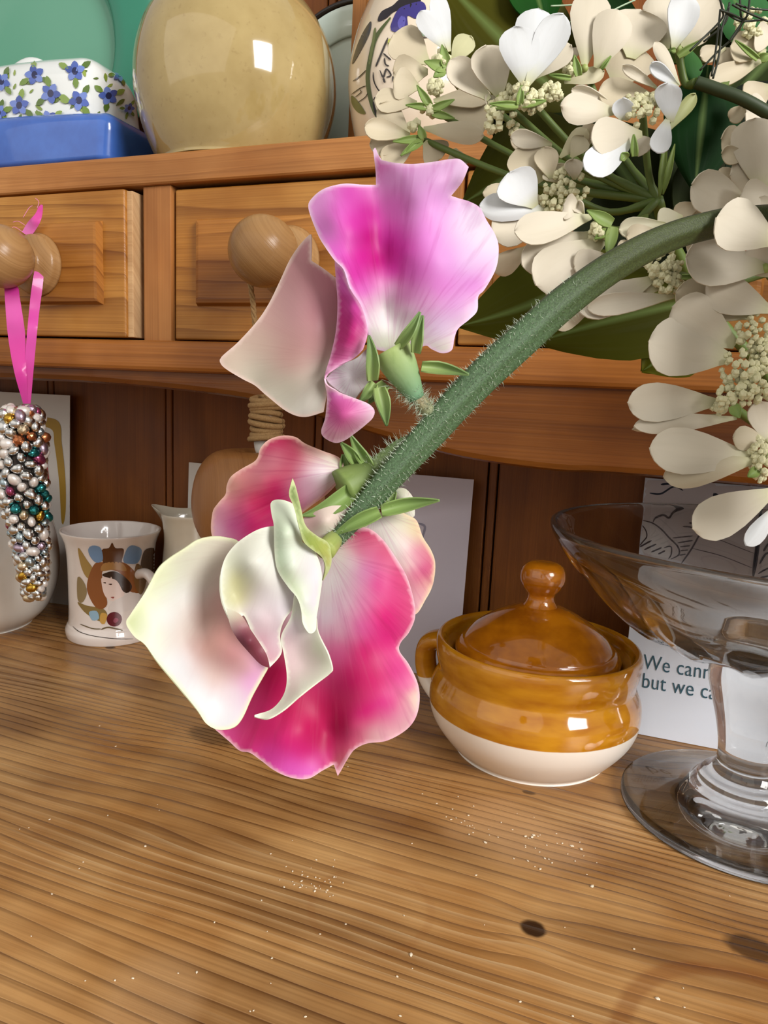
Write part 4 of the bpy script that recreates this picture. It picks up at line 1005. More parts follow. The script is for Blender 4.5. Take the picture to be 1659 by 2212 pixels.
st2 = sheet_geo(k7([(1000, 592, 0, 1), (1060, 547, 0), (1145, 530, 0), (1210, 535, 0), (1270, 580, 1), (1330, 660, 1), (1390, 762, 2), (1425, 880, 2), (1430, 960, 2), (1402, 1030, 2), (1362, 1080, 2), (1356, 1120, 1.5), (1400, 1182, 1), (1438, 1260, 0), (1452, 1325, 0), (1446, 1400, -.5), (1420, 1462, -1), (1370, 1510, -1), (1290, 1550, -2), (1200, 1562, -2), (1140, 1592, -2), (1100, 1642, -2), (1060, 1716, -2, 1), (1042, 1662, -0.5, 1),
     (990, 1690, -2), (920, 1730, -3), (840, 1726, -3), (760, 1692, -3), (690, 1640, -2), (640, 1606, -2), (592, 1596, -1), (540, 1550, 0), (475, 1495, 1, 1), (520, 1380, 4), (600, 1200, 5), (680, 1000, 5), (780, 800, 4), (900, 660, 2)]),
    k7([(1000, 1300, 1), (1020, 1500, 1.5), (1150, 1300, -3), (1300, 1350, -3.5), (1250, 1000, -2), (1150, 800, -1), (1050, 750, 1), (900, 1500, -2.5), (800, 1550, -4), (750, 1350, 0), (1120, 1480, -3), (1300, 800, -1)]),
    k7([(1030, 590, 'e6cbbc'), (1120, 545, 'c95470'), (1220, 560, 'cf4a72'), (1290, 640, 'd8507e'), (1370, 780, 'dc4c82'), (1410, 920, 'dd4c84'), (1060, 660, 'efe8da'), (1120, 690, 'ecd0d6'), (1170, 640, 'd87898'), (1190, 740, 'e08cba'), (1040, 800, 'eee4e4'), (1100, 880, 'eec8d8'), (1180, 880, 'e88cb8'), (1260, 800, 'e04a94'), (1270, 950, 'e01c7e'), (1000, 950, 'efdce6'), (1080, 1020, 'eab0c8'), (1170, 1000, 'e86cac'), (1060, 1120, 'e26ca0'), (1180, 1120, 'd92676'), (1330, 1050, 'de2f82'), (1330, 1180, 'e03a8c'), (1250, 1250, 'd81c72'), (1120, 1250, 'd0206a'), (1400, 1280, 'e568a0'), (1435, 1340, 'eed6c4'), (1380, 1420, 'e8a0b4'), (1300, 1380, 'e04a92'), (1200, 1420, 'db2c7c'), (1250, 1520, 'eab0b8'), (1120, 1540, 'd84c7c'), (1060, 1660, 'd86c80'), (1080, 1450, 'd02062'),
        (1010, 1400, 'c01054'), (1000, 1550, 'be0c58'), (1010, 1640, 'd02a80'), (930, 1450, 'cc1460'), (900, 1600, 'd01a78'), (930, 1700, 'ec70cc'), (840, 1680, 'e85cc0'), (820, 1550, 'd82078'), (740, 1620, 'e040a0'), (700, 1500, 'd41f6c'), (620, 1560, 'd8307c'), (540, 1520, 'de4c94'), (760, 1330, 'd02264'), (770, 1200, 'c81c58'), (700, 1400, 'd62872'), (850, 1380, 'ca1a5c')]),
    LD+0.002, (250+1010/2.212, 900+640/2.212), 9, ('f2c2cc', 4))
sheet('standard_petal', [st2], m_petal, lb)
lw = sheet_geo(k7([(50, 988, -5), (72, 942, -5), (140, 840, -4), (200, 732, -3), (250, 682, -2), (330, 630, -1), (390, 590, 0), (460, 574, 1), (530, 579, 2), (600, 610, 3), (690, 760, 4), (740, 950, 4), (760, 1100, 2), (722, 1210, 0, 1), (655, 1330, -2), (605, 1440, -4), (560, 1486, -5), (490, 1496, -5), (432, 1466, -5), (388, 1400, -6), (300, 1290, -6), (200, 1172, -6), (140, 1090, -6), (88, 1050, -6)]),
    k7([(300, 850, 1), (420, 950, 4), (380, 1150, 1), (500, 1150, 2), (480, 1350, -3), (200, 1000, -4), (560, 800, 5)]),
    k7([(60, 990, 'e2ecb4'), (120, 920, 'e6eec2'), (220, 760, 'e8edc8'), (160, 1060, 'ecf0d8'), (350, 660, 'e4e2cc'), (470, 610, 'e2dcc8'), (230, 950, 'eff1ea'), (320, 850, 'e9e8e0'), (420, 780, 'dcd2c4'), (330, 1000, 'e8dcd2'), (430, 950, 'dcb8ac'), (500, 900, 'd8aca4'), (520, 1050, 'd8a098'), (430, 1100, 'dfb0a4'), (560, 1150, 'dca0a0'), (300, 1180, 'eff0f0'), (380, 1300, 'f2f3f4'), (470, 1240, 'e6ccc4'), (480, 1400, 'f2f2f4'), (560, 1330, 'eedde4'), (640, 1260, 'efb4dc'), (690, 1180, 'eab0cc'), (600, 1200, 'e4b0b4'), (560, 1450, 'f0ecf0')]),
    LD-0.004, (250+620/2.212, 900+640/2.212), 11, ('eef2cc', 6))
sheet('wing_petal', [lw], m_wing, lb)
iw = sheet_geo(k7([(500, 772, -2), (520, 682, -1.5), (570, 612, -1), (640, 560, -1), (700, 532, -1), (757, 522, 0, 1), (800, 640, 1), (870, 790, 2), (890, 860, 2.5, 1), (850, 915, 2), (805, 975, 1), (785, 1045, 2), (792, 1130, 2), (735, 1200, 1, 1), (700, 1110, 1.5), (655, 1040, 1), (610, 950, 0), (575, 1010, -1), (545, 970, -2), (510, 880, -2.5)]),
    k7([(640, 700, -4), (720, 800, -2), (740, 950, 1), (560, 850, 0.5), (680, 960, 0), (590, 760, -1)]),
    k7([(505, 780, 'eceed8'), (530, 680, 'e9ecd4'), (620, 580, 'eaead8'), (720, 560, 'e8eadb'), (540, 920, 'e8e8d0'), (570, 780, 'd8d6a4'), (580, 880, 'd4d0a0'), (640, 720, 'e4e4d4'), (720, 720, 'ecece4'), (800, 800, 'eceae4'), (700, 850, 'ebe2e0'), (650, 930, 'e4d8d8'), (720, 980, 'e8d2d6'), (760, 1080, 'e6c8d0'), (820, 920, 'ece4e8'), (700, 1080, 'd8a8b4'), (735, 1180, 'dca8b4')]), LD-0.007, (250+800/2.212, 900+560/2.212), 10, ('f0f2e0', 4))
keel = sheet_geo(k7([(528, 915, -2.6, 1), (570, 930, -2.5), (605, 955, -2.5), (640, 1010, -2), (690, 1085, -2), (722, 1140, -2), (737, 1202, -1.5, 1), (690, 1182, -2), (632, 1122, -3), (580, 1060, -3), (548, 1000, -3)]), k7([(640, 1070, -4.5)]), k7([(535, 925, 'e6e4cc'), (570, 950, 'd8ccb4'), (580, 990, 'b48c8a'), (615, 1015, '9c5c68'), (640, 1060, '84404e'), (700, 1140, '8c4452'), (735, 1195, '8a3c4c'), (590, 1060, '6a2c3a')]), LD-0.0098, None, 8)
sheet('inner_wing_petal', [iw], m_wing, lb)
sheet('keel_tip', [keel], m_wing, lb)
fw1 = sheet_geo(k7([(740, 415, -9), (760, 398, -9), (800, 398, -9), (850, 420, -9), (872, 465, -9), (886, 545, -9), (895, 600, -8), (935, 622, -7), (972, 690, -6), (986, 772, -6), (976, 860, -6), (960, 960, -7.4), (955, 1020, -8.6), (925, 1035, -9), (895, 990, -9.2), (886, 925, -9.2), (866, 866, -9.2), (822, 812, -9), (772, 732, -9), (758, 640, -9), (755, 520, -9), (745, 470, -9)]),
    k7([(810, 560, -12), (840, 720, -11), (920, 760, -8), (920, 880, -9)]),
    k7([(770, 410, 'e9f2de'), (830, 440, 'e6f0da'), (800, 560, 'e0eed2'), (780, 660, 'd9eccc'), (840, 640, 'e6efdc'), (820, 780, 'dcecc6'), (870, 850, 'dce8c4'), (900, 720, 'eeeeea'), (950, 760, 'f0edf2'), (940, 880, 'eeeaf0'), (905, 960, 'e2ecd0')]), LD, (250+930/2.212, 900+600/2.212), 9, ('ecf4dc', 5))
fw2 = sheet_geo(k7([(856, 840, -7.6, 1), (935, 900, -5), (958, 960, -6), (962, 1015, -7.6), (978, 1062, -9), (1012, 1132, -10), (1033, 1202, -10), (1020, 1226, -10), (960, 1270, -10), (880, 1332, -11), (800, 1400, -11), (730, 1440, -11), (682, 1439, -10), (664, 1426, -10), (740, 1400, -9), (790, 1350, -8), (814, 1290, -7), (816, 1220, -6), (802, 1130, -5), (790, 1050, -5), (838, 950, -6)]),
    k7([(870, 1100, -5), (900, 1200, -6), (950, 1150, -7), (850, 1000, -6)]),
    k7([(880, 910, 'eceee0'), (860, 1000, 'ecdfe2'), (820, 1080, 'e6ccce'), (900, 1080, 'eadad6'), (970, 1100, 'e6ecd0'), (1020, 1200, 'eef2da'), (940, 1180, 'e8dcd2'), (870, 1180, 'e8d2d0'), (850, 1290, 'ecdcd4'), (900, 1290, 'edeedc'), (800, 1380, 'f0efdf'), (700, 1430, 'f0efe0'), (820, 1240, 'e4c8c8')]), LD, (250+900/2.212, 900+700/2.212), 9, ('f0f4e0', 5))
sheet('folded_wing_petal', [fw1, fw2], m_wing, lb)
sp1 = sheet_geo(k7([(845, 294, -14, 1), (862, 340, -14), (886, 440, -13), (908, 520, -12), (960, 568, -9), (1012, 600, -6), (1031, 650, -4), (1026, 720, -3), (990, 785, -2, 1), (1002, 720, -4), (985, 672, -6), (945, 640, -9), (900, 600, -11), (880, 540, -12.5), (850, 430, -13), (828, 370, -14)]), k7([(900, 560, -12), (1005, 660, -6)]), k7([(845, 310, '7c9050'), (850, 400, '93a668'), (880, 500, 'a4b676'), (940, 600, '9cae54'), (1000, 630, 'b2bc60'), (1020, 720, 'c4c878'), (995, 770, 'b0b45c')]), LD, None, 7, ('c0cc90', 3))
sheet('sepal', [sp1], m_leafy, lb)
def px7(x, y): return 250+x/2.212, 900+y/2.212
for (b, t, w_, db, dt, bow, cv, gp_) in (((1270, 450), (1545, 403), 62, -2, -4, -2, -9, b3), ((1280, 430), (1340, 348), 60, 0, 1, .5, 0, b3), ((1215, 245), (1125, 88), 52, 2, 1, -1, -6, b3), ((1160, 230), (1075, 125), 50, 3, 2, .5, 4, b3), ((1160, 330), (885, 465), 88, 0, -3, 1.0, -30, b3), ((1260, 455), (1045, 565), 62, -5, -4, .5, 6, b3), ((1100, 270), (1085, 180), 40, 4, 3, 0, 0, b3)):
    bx_, by_ = px7(*b); tx_, ty_ = px7(*t)
    blade('sepal', (bx_, by_, tx_, ty_, w_/2.212, TD), m_leafy, gp_, green('86a058', '7a9456'), db=db, dt=dt, bow=bow, cup=1.5, shape='sepal', curve=cv/2.212, ns=12, nu=7)
calyx('calyx', px7(1085, 345), px7(1250, 250), 44, 20, TD+0.001, TD+0.004, b3, '7f9450', '4c5c34')
calyx('calyx', px7(1000, 640), px7(1075, 545), 22, 12, LD-0.004, TD, lb, 'a4b060', '7a8c54')

# ---- stem, pedicels and hairs
m_stem = NT('hairy_stem'); a_ = m_stem.add('ShaderNodeAttribute', attribute_name='col'); c = m_stem.coord()
sn = m_stem.noise(c, 2200, 3, .7)
m_stem.set(Base_Color=m_stem.mix(m_stem.math('MULTIPLY', m_stem.maprange(sn, .42, .62), .33), a_.outputs['Color'], m_stem.mix(1.0, a_.outputs['Color'], (3.0, 3.0, 3.2, 1), 'MULTIPLY')), Roughness=.55); m_stem.bump(sn, .5, .0004)
stem_px = [(716, 1175, 16, .147), (770, 1112, 22, .1475), (820, 1052, 27, .148), (880, 985, 31, .149), (935, 925, 33, .150), (985, 868, 35, .151), (1050, 802, 36, .152), (1130, 728, 36, .153), (1210, 656, 35, .155), (1300, 588, 33, .158), (1380, 540, 31, .162), (1450, 508, 29, .166), (1520, 487, 28, .170), (1600, 474, 28, .174), (1760, 470, 28, .182), (1950, 500, 28, .195)]
dense = spline(stem_px, 10)
path = [at(p[0], p[1], p[3]) for p in dense]; n = len(path); segs = 28; V = []; F = []; C = []
nr = None
for i in range(n):
    t = path[min(i+1, n-1)]-path[max(i-1, 0)]; t /= np.linalg.norm(t)
    vw = CAM_P-path[i]; vw = vw-t*(vw@t); vw /= np.linalg.norm(vw); sd = np.cross(t, vw)
    r_ = dense[i][2]*dense[i][3]/FPX
    for k in range(segs):
        a = 2*math.pi*k/segs
        rr = r_*(1 + 0.10*math.cos(3*a+0.5) + 0.05*math.cos(5*a)-0.10*math.exp(-((a-1.9)/.22)**2))
        V.append(path[i] + rr*(math.cos(a)*sd + math.sin(a)*vw*0.85))
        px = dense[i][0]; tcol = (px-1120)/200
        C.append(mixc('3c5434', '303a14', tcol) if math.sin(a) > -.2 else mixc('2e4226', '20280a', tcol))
for i in range(n-1):
    for k in range(segs):
        k2 = (k+1) % segs; F.append((i*segs+k, i*segs+k2, (i+1)*segs+k2, (i+1)*segs+k))
F.append(tuple(range(segs-1, -1, -1)))
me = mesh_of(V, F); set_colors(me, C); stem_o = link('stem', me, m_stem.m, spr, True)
def pedicel(pts, c0, c1):
    d = spline(pts, 8); pth = [at(p[0], p[1], p[3]) for p in d]; rr = [p[2]*p[3]/FPX for p in d]
    v, f = tube_geo(pth, rr, 16); me = mesh_of(v, f); set_colors(me, [mixc(c0, c1, (i//16)/len(d)) for i in range(len(v))])
    link('pedicel', me, m_stem.m, spr, True); return d
pd1 = pedicel([(950, 915, 18, .150), (930, 893, 16, .1495), (912, 872, 15, .149), (898, 855, 15, .149)], '5f7a54', '8a7458')
pd2 = pedicel([(905, 955, 22, .153), (870, 968, 22, .153), (835, 990, 20, .153), (800, 1014, 18, .153)], '5c7a48', '6a7a4a')
hairs = []
def hair(p, d, L, r=0.00007):
    e = np.cross(d, [0.3, 0.5, 0.8]); e /= np.linalg.norm(e)+1e-9; g = np.cross(d, e)
    hairs.append(([p+e*r, p-e*.5*r+g*.87*r, p-e*.5*r-g*.87*r, p+d*L], [(0, 1, 3), (1, 2, 3), (2, 0, 3)]))
hr = np.random.default_rng(5)
VA = np.array(V).reshape(n, segs, 3)
for _ in range(3600):
    i = int(hr.integers(0, n)); 
    if dense[i][0] > 1260 or (dense[i][0] > 1150 and hr.random() < .6): continue
    k = int(hr.integers(0, segs)); p = VA[i, k]; d = p-path[i]; d /= np.linalg.norm(d); d = d + hr.normal(0, .35, 3); d /= np.linalg.norm(d)
    hair(p, d, float(hr.uniform(.0004, .0015)))
for dd_ in (pd1, pd2):
    for _ in range(420):
        q = dd_[int(hr.integers(0, len(dd_)))]; c0 = at(q[0], q[1], q[3]); d = hr.normal(0, 1, 3); d /= np.linalg.norm(d)
        hair(c0+d*q[2]*q[3]/FPX, d, float(hr.uniform(.0008, .0026)), .00006)
for _ in range(260):
    s = hr.random(); x_, y_ = px6(1010+s*120, 1290+s*90); c0 = at(x_, y_, .149); d = hr.normal(0, 1, 3); d /= np.linalg.norm(d); hair(c0+d*.0017, d, float(hr.uniform(.001, .0028)), .00005)
ho = link('stem_hairs', mesh_of(*join_geo(hairs)), plain('pale_hair', 'b9c6ae', .5), spr); ho['kind'] = 'stuff'
# ================================================================== WHITE LACECAP BLOSSOM
m_white_p = attr_mat('white_petal', 0.5, 0.0, 0.22, 0.10, 'd8d4c4', spec=0.25)
m_gleaf = attr_mat('glossy_leaf', 0.65, 0.0, 0.25, 0.2, 'b0c090', spec=0.12)
m_bud = plain('cream_bud', 'd6d3aa', 0.5); m_bud2 = plain('green_bud', '9fae62', 0.5)
m_gstem = plain('blossom_stem', '55692a', 0.5)
CR = {'A': (4.1475, 770, 0), 'B': (4.1475, 1050, 0), 'C': (4.621, 1300, 0), 'D': (4.1475, 1000, 280), 'E': (4.621, 1300, 250), 'F': (3.259, 1150, 450), 'G': (5.043, 1330, 780), 'P': (1.0, 0, 0)}
def cp(k, x, y): s, ox, oy = CR[k]; return ox+x/s, oy+y/s
wr = random.Random(11)
def wcol(tint):
    def fn(s, u):
        base = mixc('d3d3a6', tint, s*3.2)
        return tuple(np.array(base)*(1-0.05*abs(u)))
    return fn
PALE, IVORY, BEIGE = 'e8ebec', 'e2d9c4', 'd8ccb0'  # cream petals; the two darker tints also hold shade within the bunch
def bud_cluster(V, F, cx, cy, D, rpx, n, rb=(5, 9.5)):
    """round buds heaped in a dome facing the camera"""
    bm = bmesh.new(); bmesh.ops.create_icosphere(bm, subdivisions=1, radius=1.0)
    bv = [np.array(v.co) for v in bm.verts]; bf = [tuple(v.index for v in f.verts) for f in bm.faces]; bm.free()
    for _ in range(n):
        a = wr.random()*6.283; q = math.sqrt(wr.random())
        x, y = cx+math.cos(a)*q*rpx, cy+math.sin(a)*q*rpx; d = D-0.0035*(1-q*q)+wr.uniform(0, .0015)
        p = at(x, y, d); r = wr.uniform(*rb)*D/FPX; o = len(V)
        V += [p+r*b*np.array([1, 1, wr.uniform(.9, 1.25)]) for b in bv]; F += [tuple(i+o for i in f) for f in bf]
def floret(parent, crop, cx, cy, D, petals, buds=None, sepals=(), tint=IVORY):
    X, Y = cp(crop, cx, cy)
    V, F = [], []
    # receptacle and buds
    g = tube_geo([at(X, Y, D-0.0005), at(X+2, Y+2, D+0.002), at(X+4, Y+5, D+0.006)], [0.0012, 0.0012, 0.0007], 8); V += list(g[0]); F += g[1]
    part = link('floret', mesh_of(V, F), m_bud2, parent, True)
    if buds:
        for (k, bx_, by_, rp, n) in buds:
            V2, F2 = [], []; x, y = cp(k, bx_, by_); bud_cluster(V2, F2, x, y, D-0.0005, rp, n)
            link('bud_cluster', mesh_of(V2, F2), m_bud, part, False)['kind'] = 'stuff'
    for pt in petals:
        k = pt[0]; x0, y0 = cp(k, pt[1], pt[2]); x1, y1 = cp(k, pt[3], pt[4]); w_ = pt[5]*1.2/CR[k][0]
        o = dict(zip(('db', 'dt'), pt[6])) if len(pt) > 6 and pt[6] else dict(db=0, dt=wr.uniform(-5, 1))
        tn = pt[7] if len(pt) > 7 and pt[7] else tint; shp = pt[8] if len(pt) > 8 else 'obovate'
        # petals attach a little inside the floret
        blade('petal', (x0, y0, x1, y1, w_, D), m_white_p, part, wcol(tn), bow=wr.uniform(-.8, 1.8), cup=wr.uniform(-1.2, 1.6), shape=shp, curve=wr.uniform(-.04, .04)*w_, twist=wr.uniform(-1, 1), ripple=.35, ns=13, nu=9, **o)
    for (k, x0, y0, x1, y1, w_) in sepals:
        a, b = cp(k, x0, y0); c_, d_ = cp(k, x1, y1)
        blade('sepal', (a, b, c_, d_, w_/CR[k][0], D), m_leafy, part, green('93a860', '7e9850'), db=-2, dt=-3, bow=.5, cup=1, shape='sepal', ns=8, nu=5)
    return part, at(X, Y, D+0.004)
def stalks(parent, hub, ends, r=0.0011):
    for e in ends:
        m = (np.array(hub)+np.array(e))/2 + np.array([0, 0.003, -0.004])
        tube('flower_stalk', spline([hub, m, e], 6), [r*1.25]*4+[r]*9, m_gstem, parent, 8)

G_ = 'white lacecap blossom heads'
# ---- head A: upper left, over the painted jar and above the sweet pea
hubA = at(1420, 432, 0.222)
hA = root('blossom_head', 'large white lacecap blossom head overlapping the painted jar above the sweet pea', 'flower', tuple(hubA), G_)
ends = []
def add(*a, **k):
    p, e = floret(hA, *a, **k); ends.append(e)
add('A', 800, 620, .262, [('A', 640, 560, 330, 310, 300, (0, 2)), ('A', 640, 640, 330, 640, 270, (1, 0)), ('A', 790, 440, 575, 95, 165, (0, -3), PALE), ('A', 835, 460, 715, -60, 150, (0, 1), PALE), ('A', 860, 560, 1020, 320, 170, (2, 4), 'd6d4a8')], [('A', 760, 530, 16, 14)], [('A', 800, 610, 605, 545, 110), ('A', 810, 600, 765, 395, 90), ('A', 790, 620, 690, 690, 90)], BEIGE)
add('A', 650, 960, .256, [('A', 560, 780, 330, 740, 250, (1, 0)), ('A', 540, 920, 165, 890, 190, (0, 1)), ('A', 470, 1200, 215, 930, 190, (0, 1)), ('A', 690, 900, 1200, 850, 160, (0, -4)), ('A', 770, 980, 1180, 1110, 330, (1, -4))], [('A', 720, 780, 18, 18), ('A', 640, 1000, 14, 14)], [('A', 660, 950, 540, 760, 70), ('A', 650, 960, 440, 940, 60), ('A', 680, 980, 880, 890, 70), ('A', 680, 1010, 880, 1060, 70)], BEIGE)
add('A', 570, 1240, .25, [('A', 480, 1210, 75, 1140, 170), ('A', 500, 1270, 120, 1290, 190, (1, 1)), ('A', 510, 1300, 230, 1440, 190, (1, 1)), ('A', 600, 1150, 1140, 1210, 180, (0, -4)), ('A', 610, 1270, 760, 1420, 240, (2, 3)), ('A', 880, 1330, 910, 1500, 170, (1, 1))], [('A', 520, 1130, 12, 12)], [('A', 580, 1240, 325, 1268, 70), ('A', 580, 1250, 395, 1395, 60), ('A', 585, 1260, 440, 1370, 60), ('A', 600, 1240, 560, 1120, 70)], BEIGE)
add('A', 1280, 880, .23, [('A', 1190, 890, 850, 530, 230, (0, -1)), ('A', 1290, 880, 1170, 405, 300, (0, -6)), ('A', 1300, 900, 1180, 960, 200, (0, 1))], [('A', 1350, 860, 26, 30), ('A', 1300, 1060, 40, 40)], [('A', 1440, 950, 1200, 960, 60), ('A', 1440, 950, 1480, 760, 60)], IVORY)
add('B', 340, 830, .222, [('B', 350, 780, 262, 235, 310, (0, -5), PALE), ('B', 420, 640, 460, 75, 310, (3, 2), PALE), ('B', 370, 760, 700, 130, 250, (-1, -6), PALE), ('B', 430, 700, 760, 400, 190, (2, 1), IVORY), ('B', 590, 1300, 220, 1240, 170, (2, 2), BEIGE)], [('B', 400, 860, 36, 46), ('B', 600, 830, 22, 20)], [('B', 290, 940, 30, 930, 60), ('B', 300, 940, 320, 760, 60), ('B', 320, 940, 540, 900, 60)], IVORY)
add('B', 880, 610, .226, [('B', 880, 580, 960, -80, 310, (0, -2)), ('B', 990, 610, 1180, 85, 300, (-1, -5)), ('B', 1300, 520, 1400, 90, 440, (4, 5)), ('B', 1160, 760, 1330, 400, 460, (6, 5), BEIGE), ('B', 700, 740, 1060, 640, 130, (2, 1), 'ddd6b4'), ('B', 760, 560, 720, 440, 200, (3, 3))], [('B', 740, 620, 12, 10), ('B', 600, 830, 18, 16)], [('B', 830, 680, 790, 490, 70), ('B', 760, 700, 560, 670, 40), ('B', 1030, 620, 1120, 500, 30)], IVORY)
add('B', 1400, 1000, .206, [('B', 1170, 1000, 670, 950, 250, (0, -6), IVORY), ('B', 1170, 970, 770, 800, 120, (2, 0)), ('B', 1530, 880, 1010, 810, 240, (1, 0), BEIGE), ('B', 1540, 790, 1225, 585, 90, (0, -4)), ('C', 695, 1220, 660, 830, 235, (0, -6), PALE), ('C', 770, 860, 495, 635, 120, (-2, -5), PALE), ('C', 775, 850, 530, 415, 120, (0, 2)), ('C', 660, 1170, 550, 1520, 180, (0, -5), PALE), ('B', 1230, 1080, 1220, 880, 165, (0, -4), PALE, 'round'), ('B', 1400, 1200, 945, 1240, 290, (0, -5), IVORY), ('B', 1330, 1220, 890, 1520, 250, (-1, -7), PALE), ('D', 1500, 60, 1660, 190, 170, (2, 2)), ('C', 660, 1310, 940, 940, 110, (3, 3), 'b8bd84')],
    [('C', 400, 1080, 40, 46), ('B', 1420, 960, 20, 16)], [('D', 1540, 240, 1530, 40, 60), ('D', 1470, 260, 1420, 210, 90)], IVORY)
add('D', 900, 560, .214, [('D', 700, 470, 480, 170, 290, (3, 2), BEIGE), ('D', 790, 440, 730, 160, 185, (1, -1), BEIGE), ('D', 650, 690, 420, 385, 340, (-2, -7), PALE), ('D', 780, 730, 150, 690, 220, (0, -3), PALE), ('D', 780, 760, 260, 930, 290, (1, -1), IVORY), ('D', 780, 640, 180, 560, 170, (4, 4), BEIGE), ('D', 1000, 450, 990, 265, 140, (0, -2)), ('D', 870, 250, 1110, -10, 140, (3, 3), 'dcd5b2'), ('D', 970, 250, 1080, 60, 150, (3, 2), 'dcd5b8'), ('D', 1110, 160, 1150, -60, 130, (4, 3), BEIGE), ('D', 880, 470, 800, 330, 200, (2, 1), 'e4dcc0'), ('D', 590, 1050, 270, 1270, 180, (3, 3), 'dccdb0'), ('D', 800, 130, 430, 60, 140, (3, 3))],
    [('D', 920, 540, 46, 46), ('D', 820, 640, 30, 24)], (), IVORY)
add('D', 1200, 860, .205, [('D', 1150, 780, 465, 910, 250, (0, -6), IVORY), ('D', 1190, 930, 535, 1220, 300, (2, -1), IVORY), ('D', 1260, 990, 660, 1400, 400, (1, -4), IVORY), ('D', 1350, 1150, 1000, 1230, 230, (0, -3), IVORY), ('D', 1050, 720, 900, 680, 200, (1, -2)), ('D', 1100, 1250, 760, 1500, 200, (3, 2), BEIGE), ('D', 1080, 760, 1000, 650, 90, (0, 0))], [('D', 1210, 900, 22, 22)],
    [('D', 1340, 840, 1110, 720, 120), ('D', 1350, 870, 1295, 1130, 110), ('D', 1300, 900, 1180, 980, 70)], IVORY)
stalks(hA, hubA, ends)
tube('flower_stalk', spline([hubA, at(1450, 520, .235), at(1560, 700, .25), at(1720, 860, .26), at(1850, 1000, .27)], 6), 0.002, m_gstem, hA, 8)
for (x0, y0, x1, y1) in ((1432, 420, 1458, 310), (1425, 425, 1440, 290), (1400, 462, 1385, 480)):
    blade('bract', (x0, y0, x1, y1, 14, .218), m_leafy, hA, green('6b8038', '7c9046'), db=0, dt=-2, bow=1, cup=.5, shape='leaf', ns=9, nu=5)

# ---- head B: top right corner
hubB = at(1503, 178, 0.232)
hB = root('blossom_head', 'white lacecap blossom at the top corner beside dark wiry tendrils', 'flower', tuple(hubB), G_)
e1 = floret(hB, 'C', 760, 490, .228, [('C', 650, 490, 550, -60, 290, (2, 2), IVORY), ('C', 720, 480, 850, -60, 270, (-1, -5), PALE), ('C', 810, 470, 1160, -30, 300, (0, -2), IVORY), ('C', 820, 500, 1060, 300, 120, (1, 1), BEIGE)], None, [('C', 760, 560, 1000, 400, 70), ('C', 740, 500, 690, 500, 50)], IVORY)[1]
e2 = floret(hB, 'C', 1560, 560, .245, [('C', 1600, 600, 1080, 790, 190, (0, -3), BEIGE), ('C', 1640, 520, 1290, 450, 270, (1, 0), BEIGE), ('C', 1500, 620, 1140, 560, 190, (2, 2), BEIGE), ('C', 1720, 380, 1530, 340, 260, (0, -2), IVORY), ('C', 1700, 860, 1430, 980, 260, (0, 0), BEIGE), ('C', 1470, 1050, 1275, 1200, 130, (2, 2), BEIGE), ('C', 1240, 480, 980, 560, 150, (2, 2), BEIGE), ('C', 1700, 1150, 1440, 1120, 350, (-2, -4), IVORY)], [('C', 1500, 240, 36, 34)], [('C', 1580, 590, 1690, 540, 90), ('C', 1560, 590, 1330, 400, 60)], BEIGE)[1]
stalks(hB, hubB, [e1, e2], .0012)
tube('flower_stalk', spline([hubB, at(1540, 190, .231), at(1620, 222, .229), at(1720, 290, .23), at(1850, 420, .24)], 6), [.0020]*25, plain('dark_stalk', '2c3a1c', .5), hB, 10)
blade('leaf', (1500, 178, 1490, 105, 46, .236), m_gleaf, hB, green('2f5a2c', '4a7a40'), db=0, dt=2, bow=2, cup=-1, shape='leaf')

# ---- head C: right edge, behind and under the stem
hubC = at(1720, 560, 0.215)
hC = root('blossom_head', 'white lacecap blossom at the picture edge that the sweet pea stem runs into', 'flower', tuple(hubC), G_)
e1 = floret(hC, 'F', 960, 460, .192, [('F', 880, 480, 330, 720, 190, (1, -1), IVORY), ('F', 420, 700, 160, 840, 110, (2, 2), BEIGE), ('F', 890, 560, 480, 640, 170, (1, 0), IVORY), ('F', 1000, 620, 390, 705, 130, (-1, -2), IVORY), ('F', 940, 110, 610, 150, 120, (1, 0), 'ddd8bc'), ('F', 900, 170, 665, 200, 130, (0, -2), BEIGE), ('F', 760, 280, 595, 285, 110, (0, -2), BEIGE), ('F', 1060, 60, 880, 90, 140, (2, 2), 'ddd8bc')], [('F', 930, 400, 40, 60), ('F', 960, 520, 30, 40)], [('F', 1050, 480, 1290, 490, 30)], BEIGE)[1]
e2 = floret(hC, 'F', 1640, 420, .182, [('F', 1660, 420, 1085, 340, 290, (0, -3), IVORY), ('F', 1720, 240, 1300, 60, 330, (-12, -17), IVORY), ('F', 1420, 260, 1080, 260, 230, (3, 2), BEIGE), ('F', 1720, 480, 1560, 250, 300, (2, -2), IVORY)], None, (), IVORY)[1]
e3 = floret(hC, 'E', 1600, 800, .198, [('E', 1480, 900, 900, 690, 380, (0, -3), IVORY), ('E', 1600, 760, 1540, 20, 470, (1, -2), IVORY), ('E', 1400, 560, 1160, 640, 170, (4, 4), BEIGE), ('E', 1480, 300, 1195, 240, 270, (3, 2), BEIGE), ('E', 1480, 400, 1200, 380, 160, (2, 0), BEIGE), ('E', 1780, 860, 1395, 790, 330, (-3, -7), IVORY), ('E', 1000, 880, 720, 990, 150, (2, 2), BEIGE), ('E', 1659, 600, 1280, 600, 320, (1, 0), IVORY), ('E', 1760, 1060, 1500, 880, 260, (-3, -6), IVORY), ('E', 1050, 980, 900, 900, 160, (3, 3), BEIGE)], None, (), IVORY)[1]
stalks(hC, hubC, [e1, e2, e3], .0013)

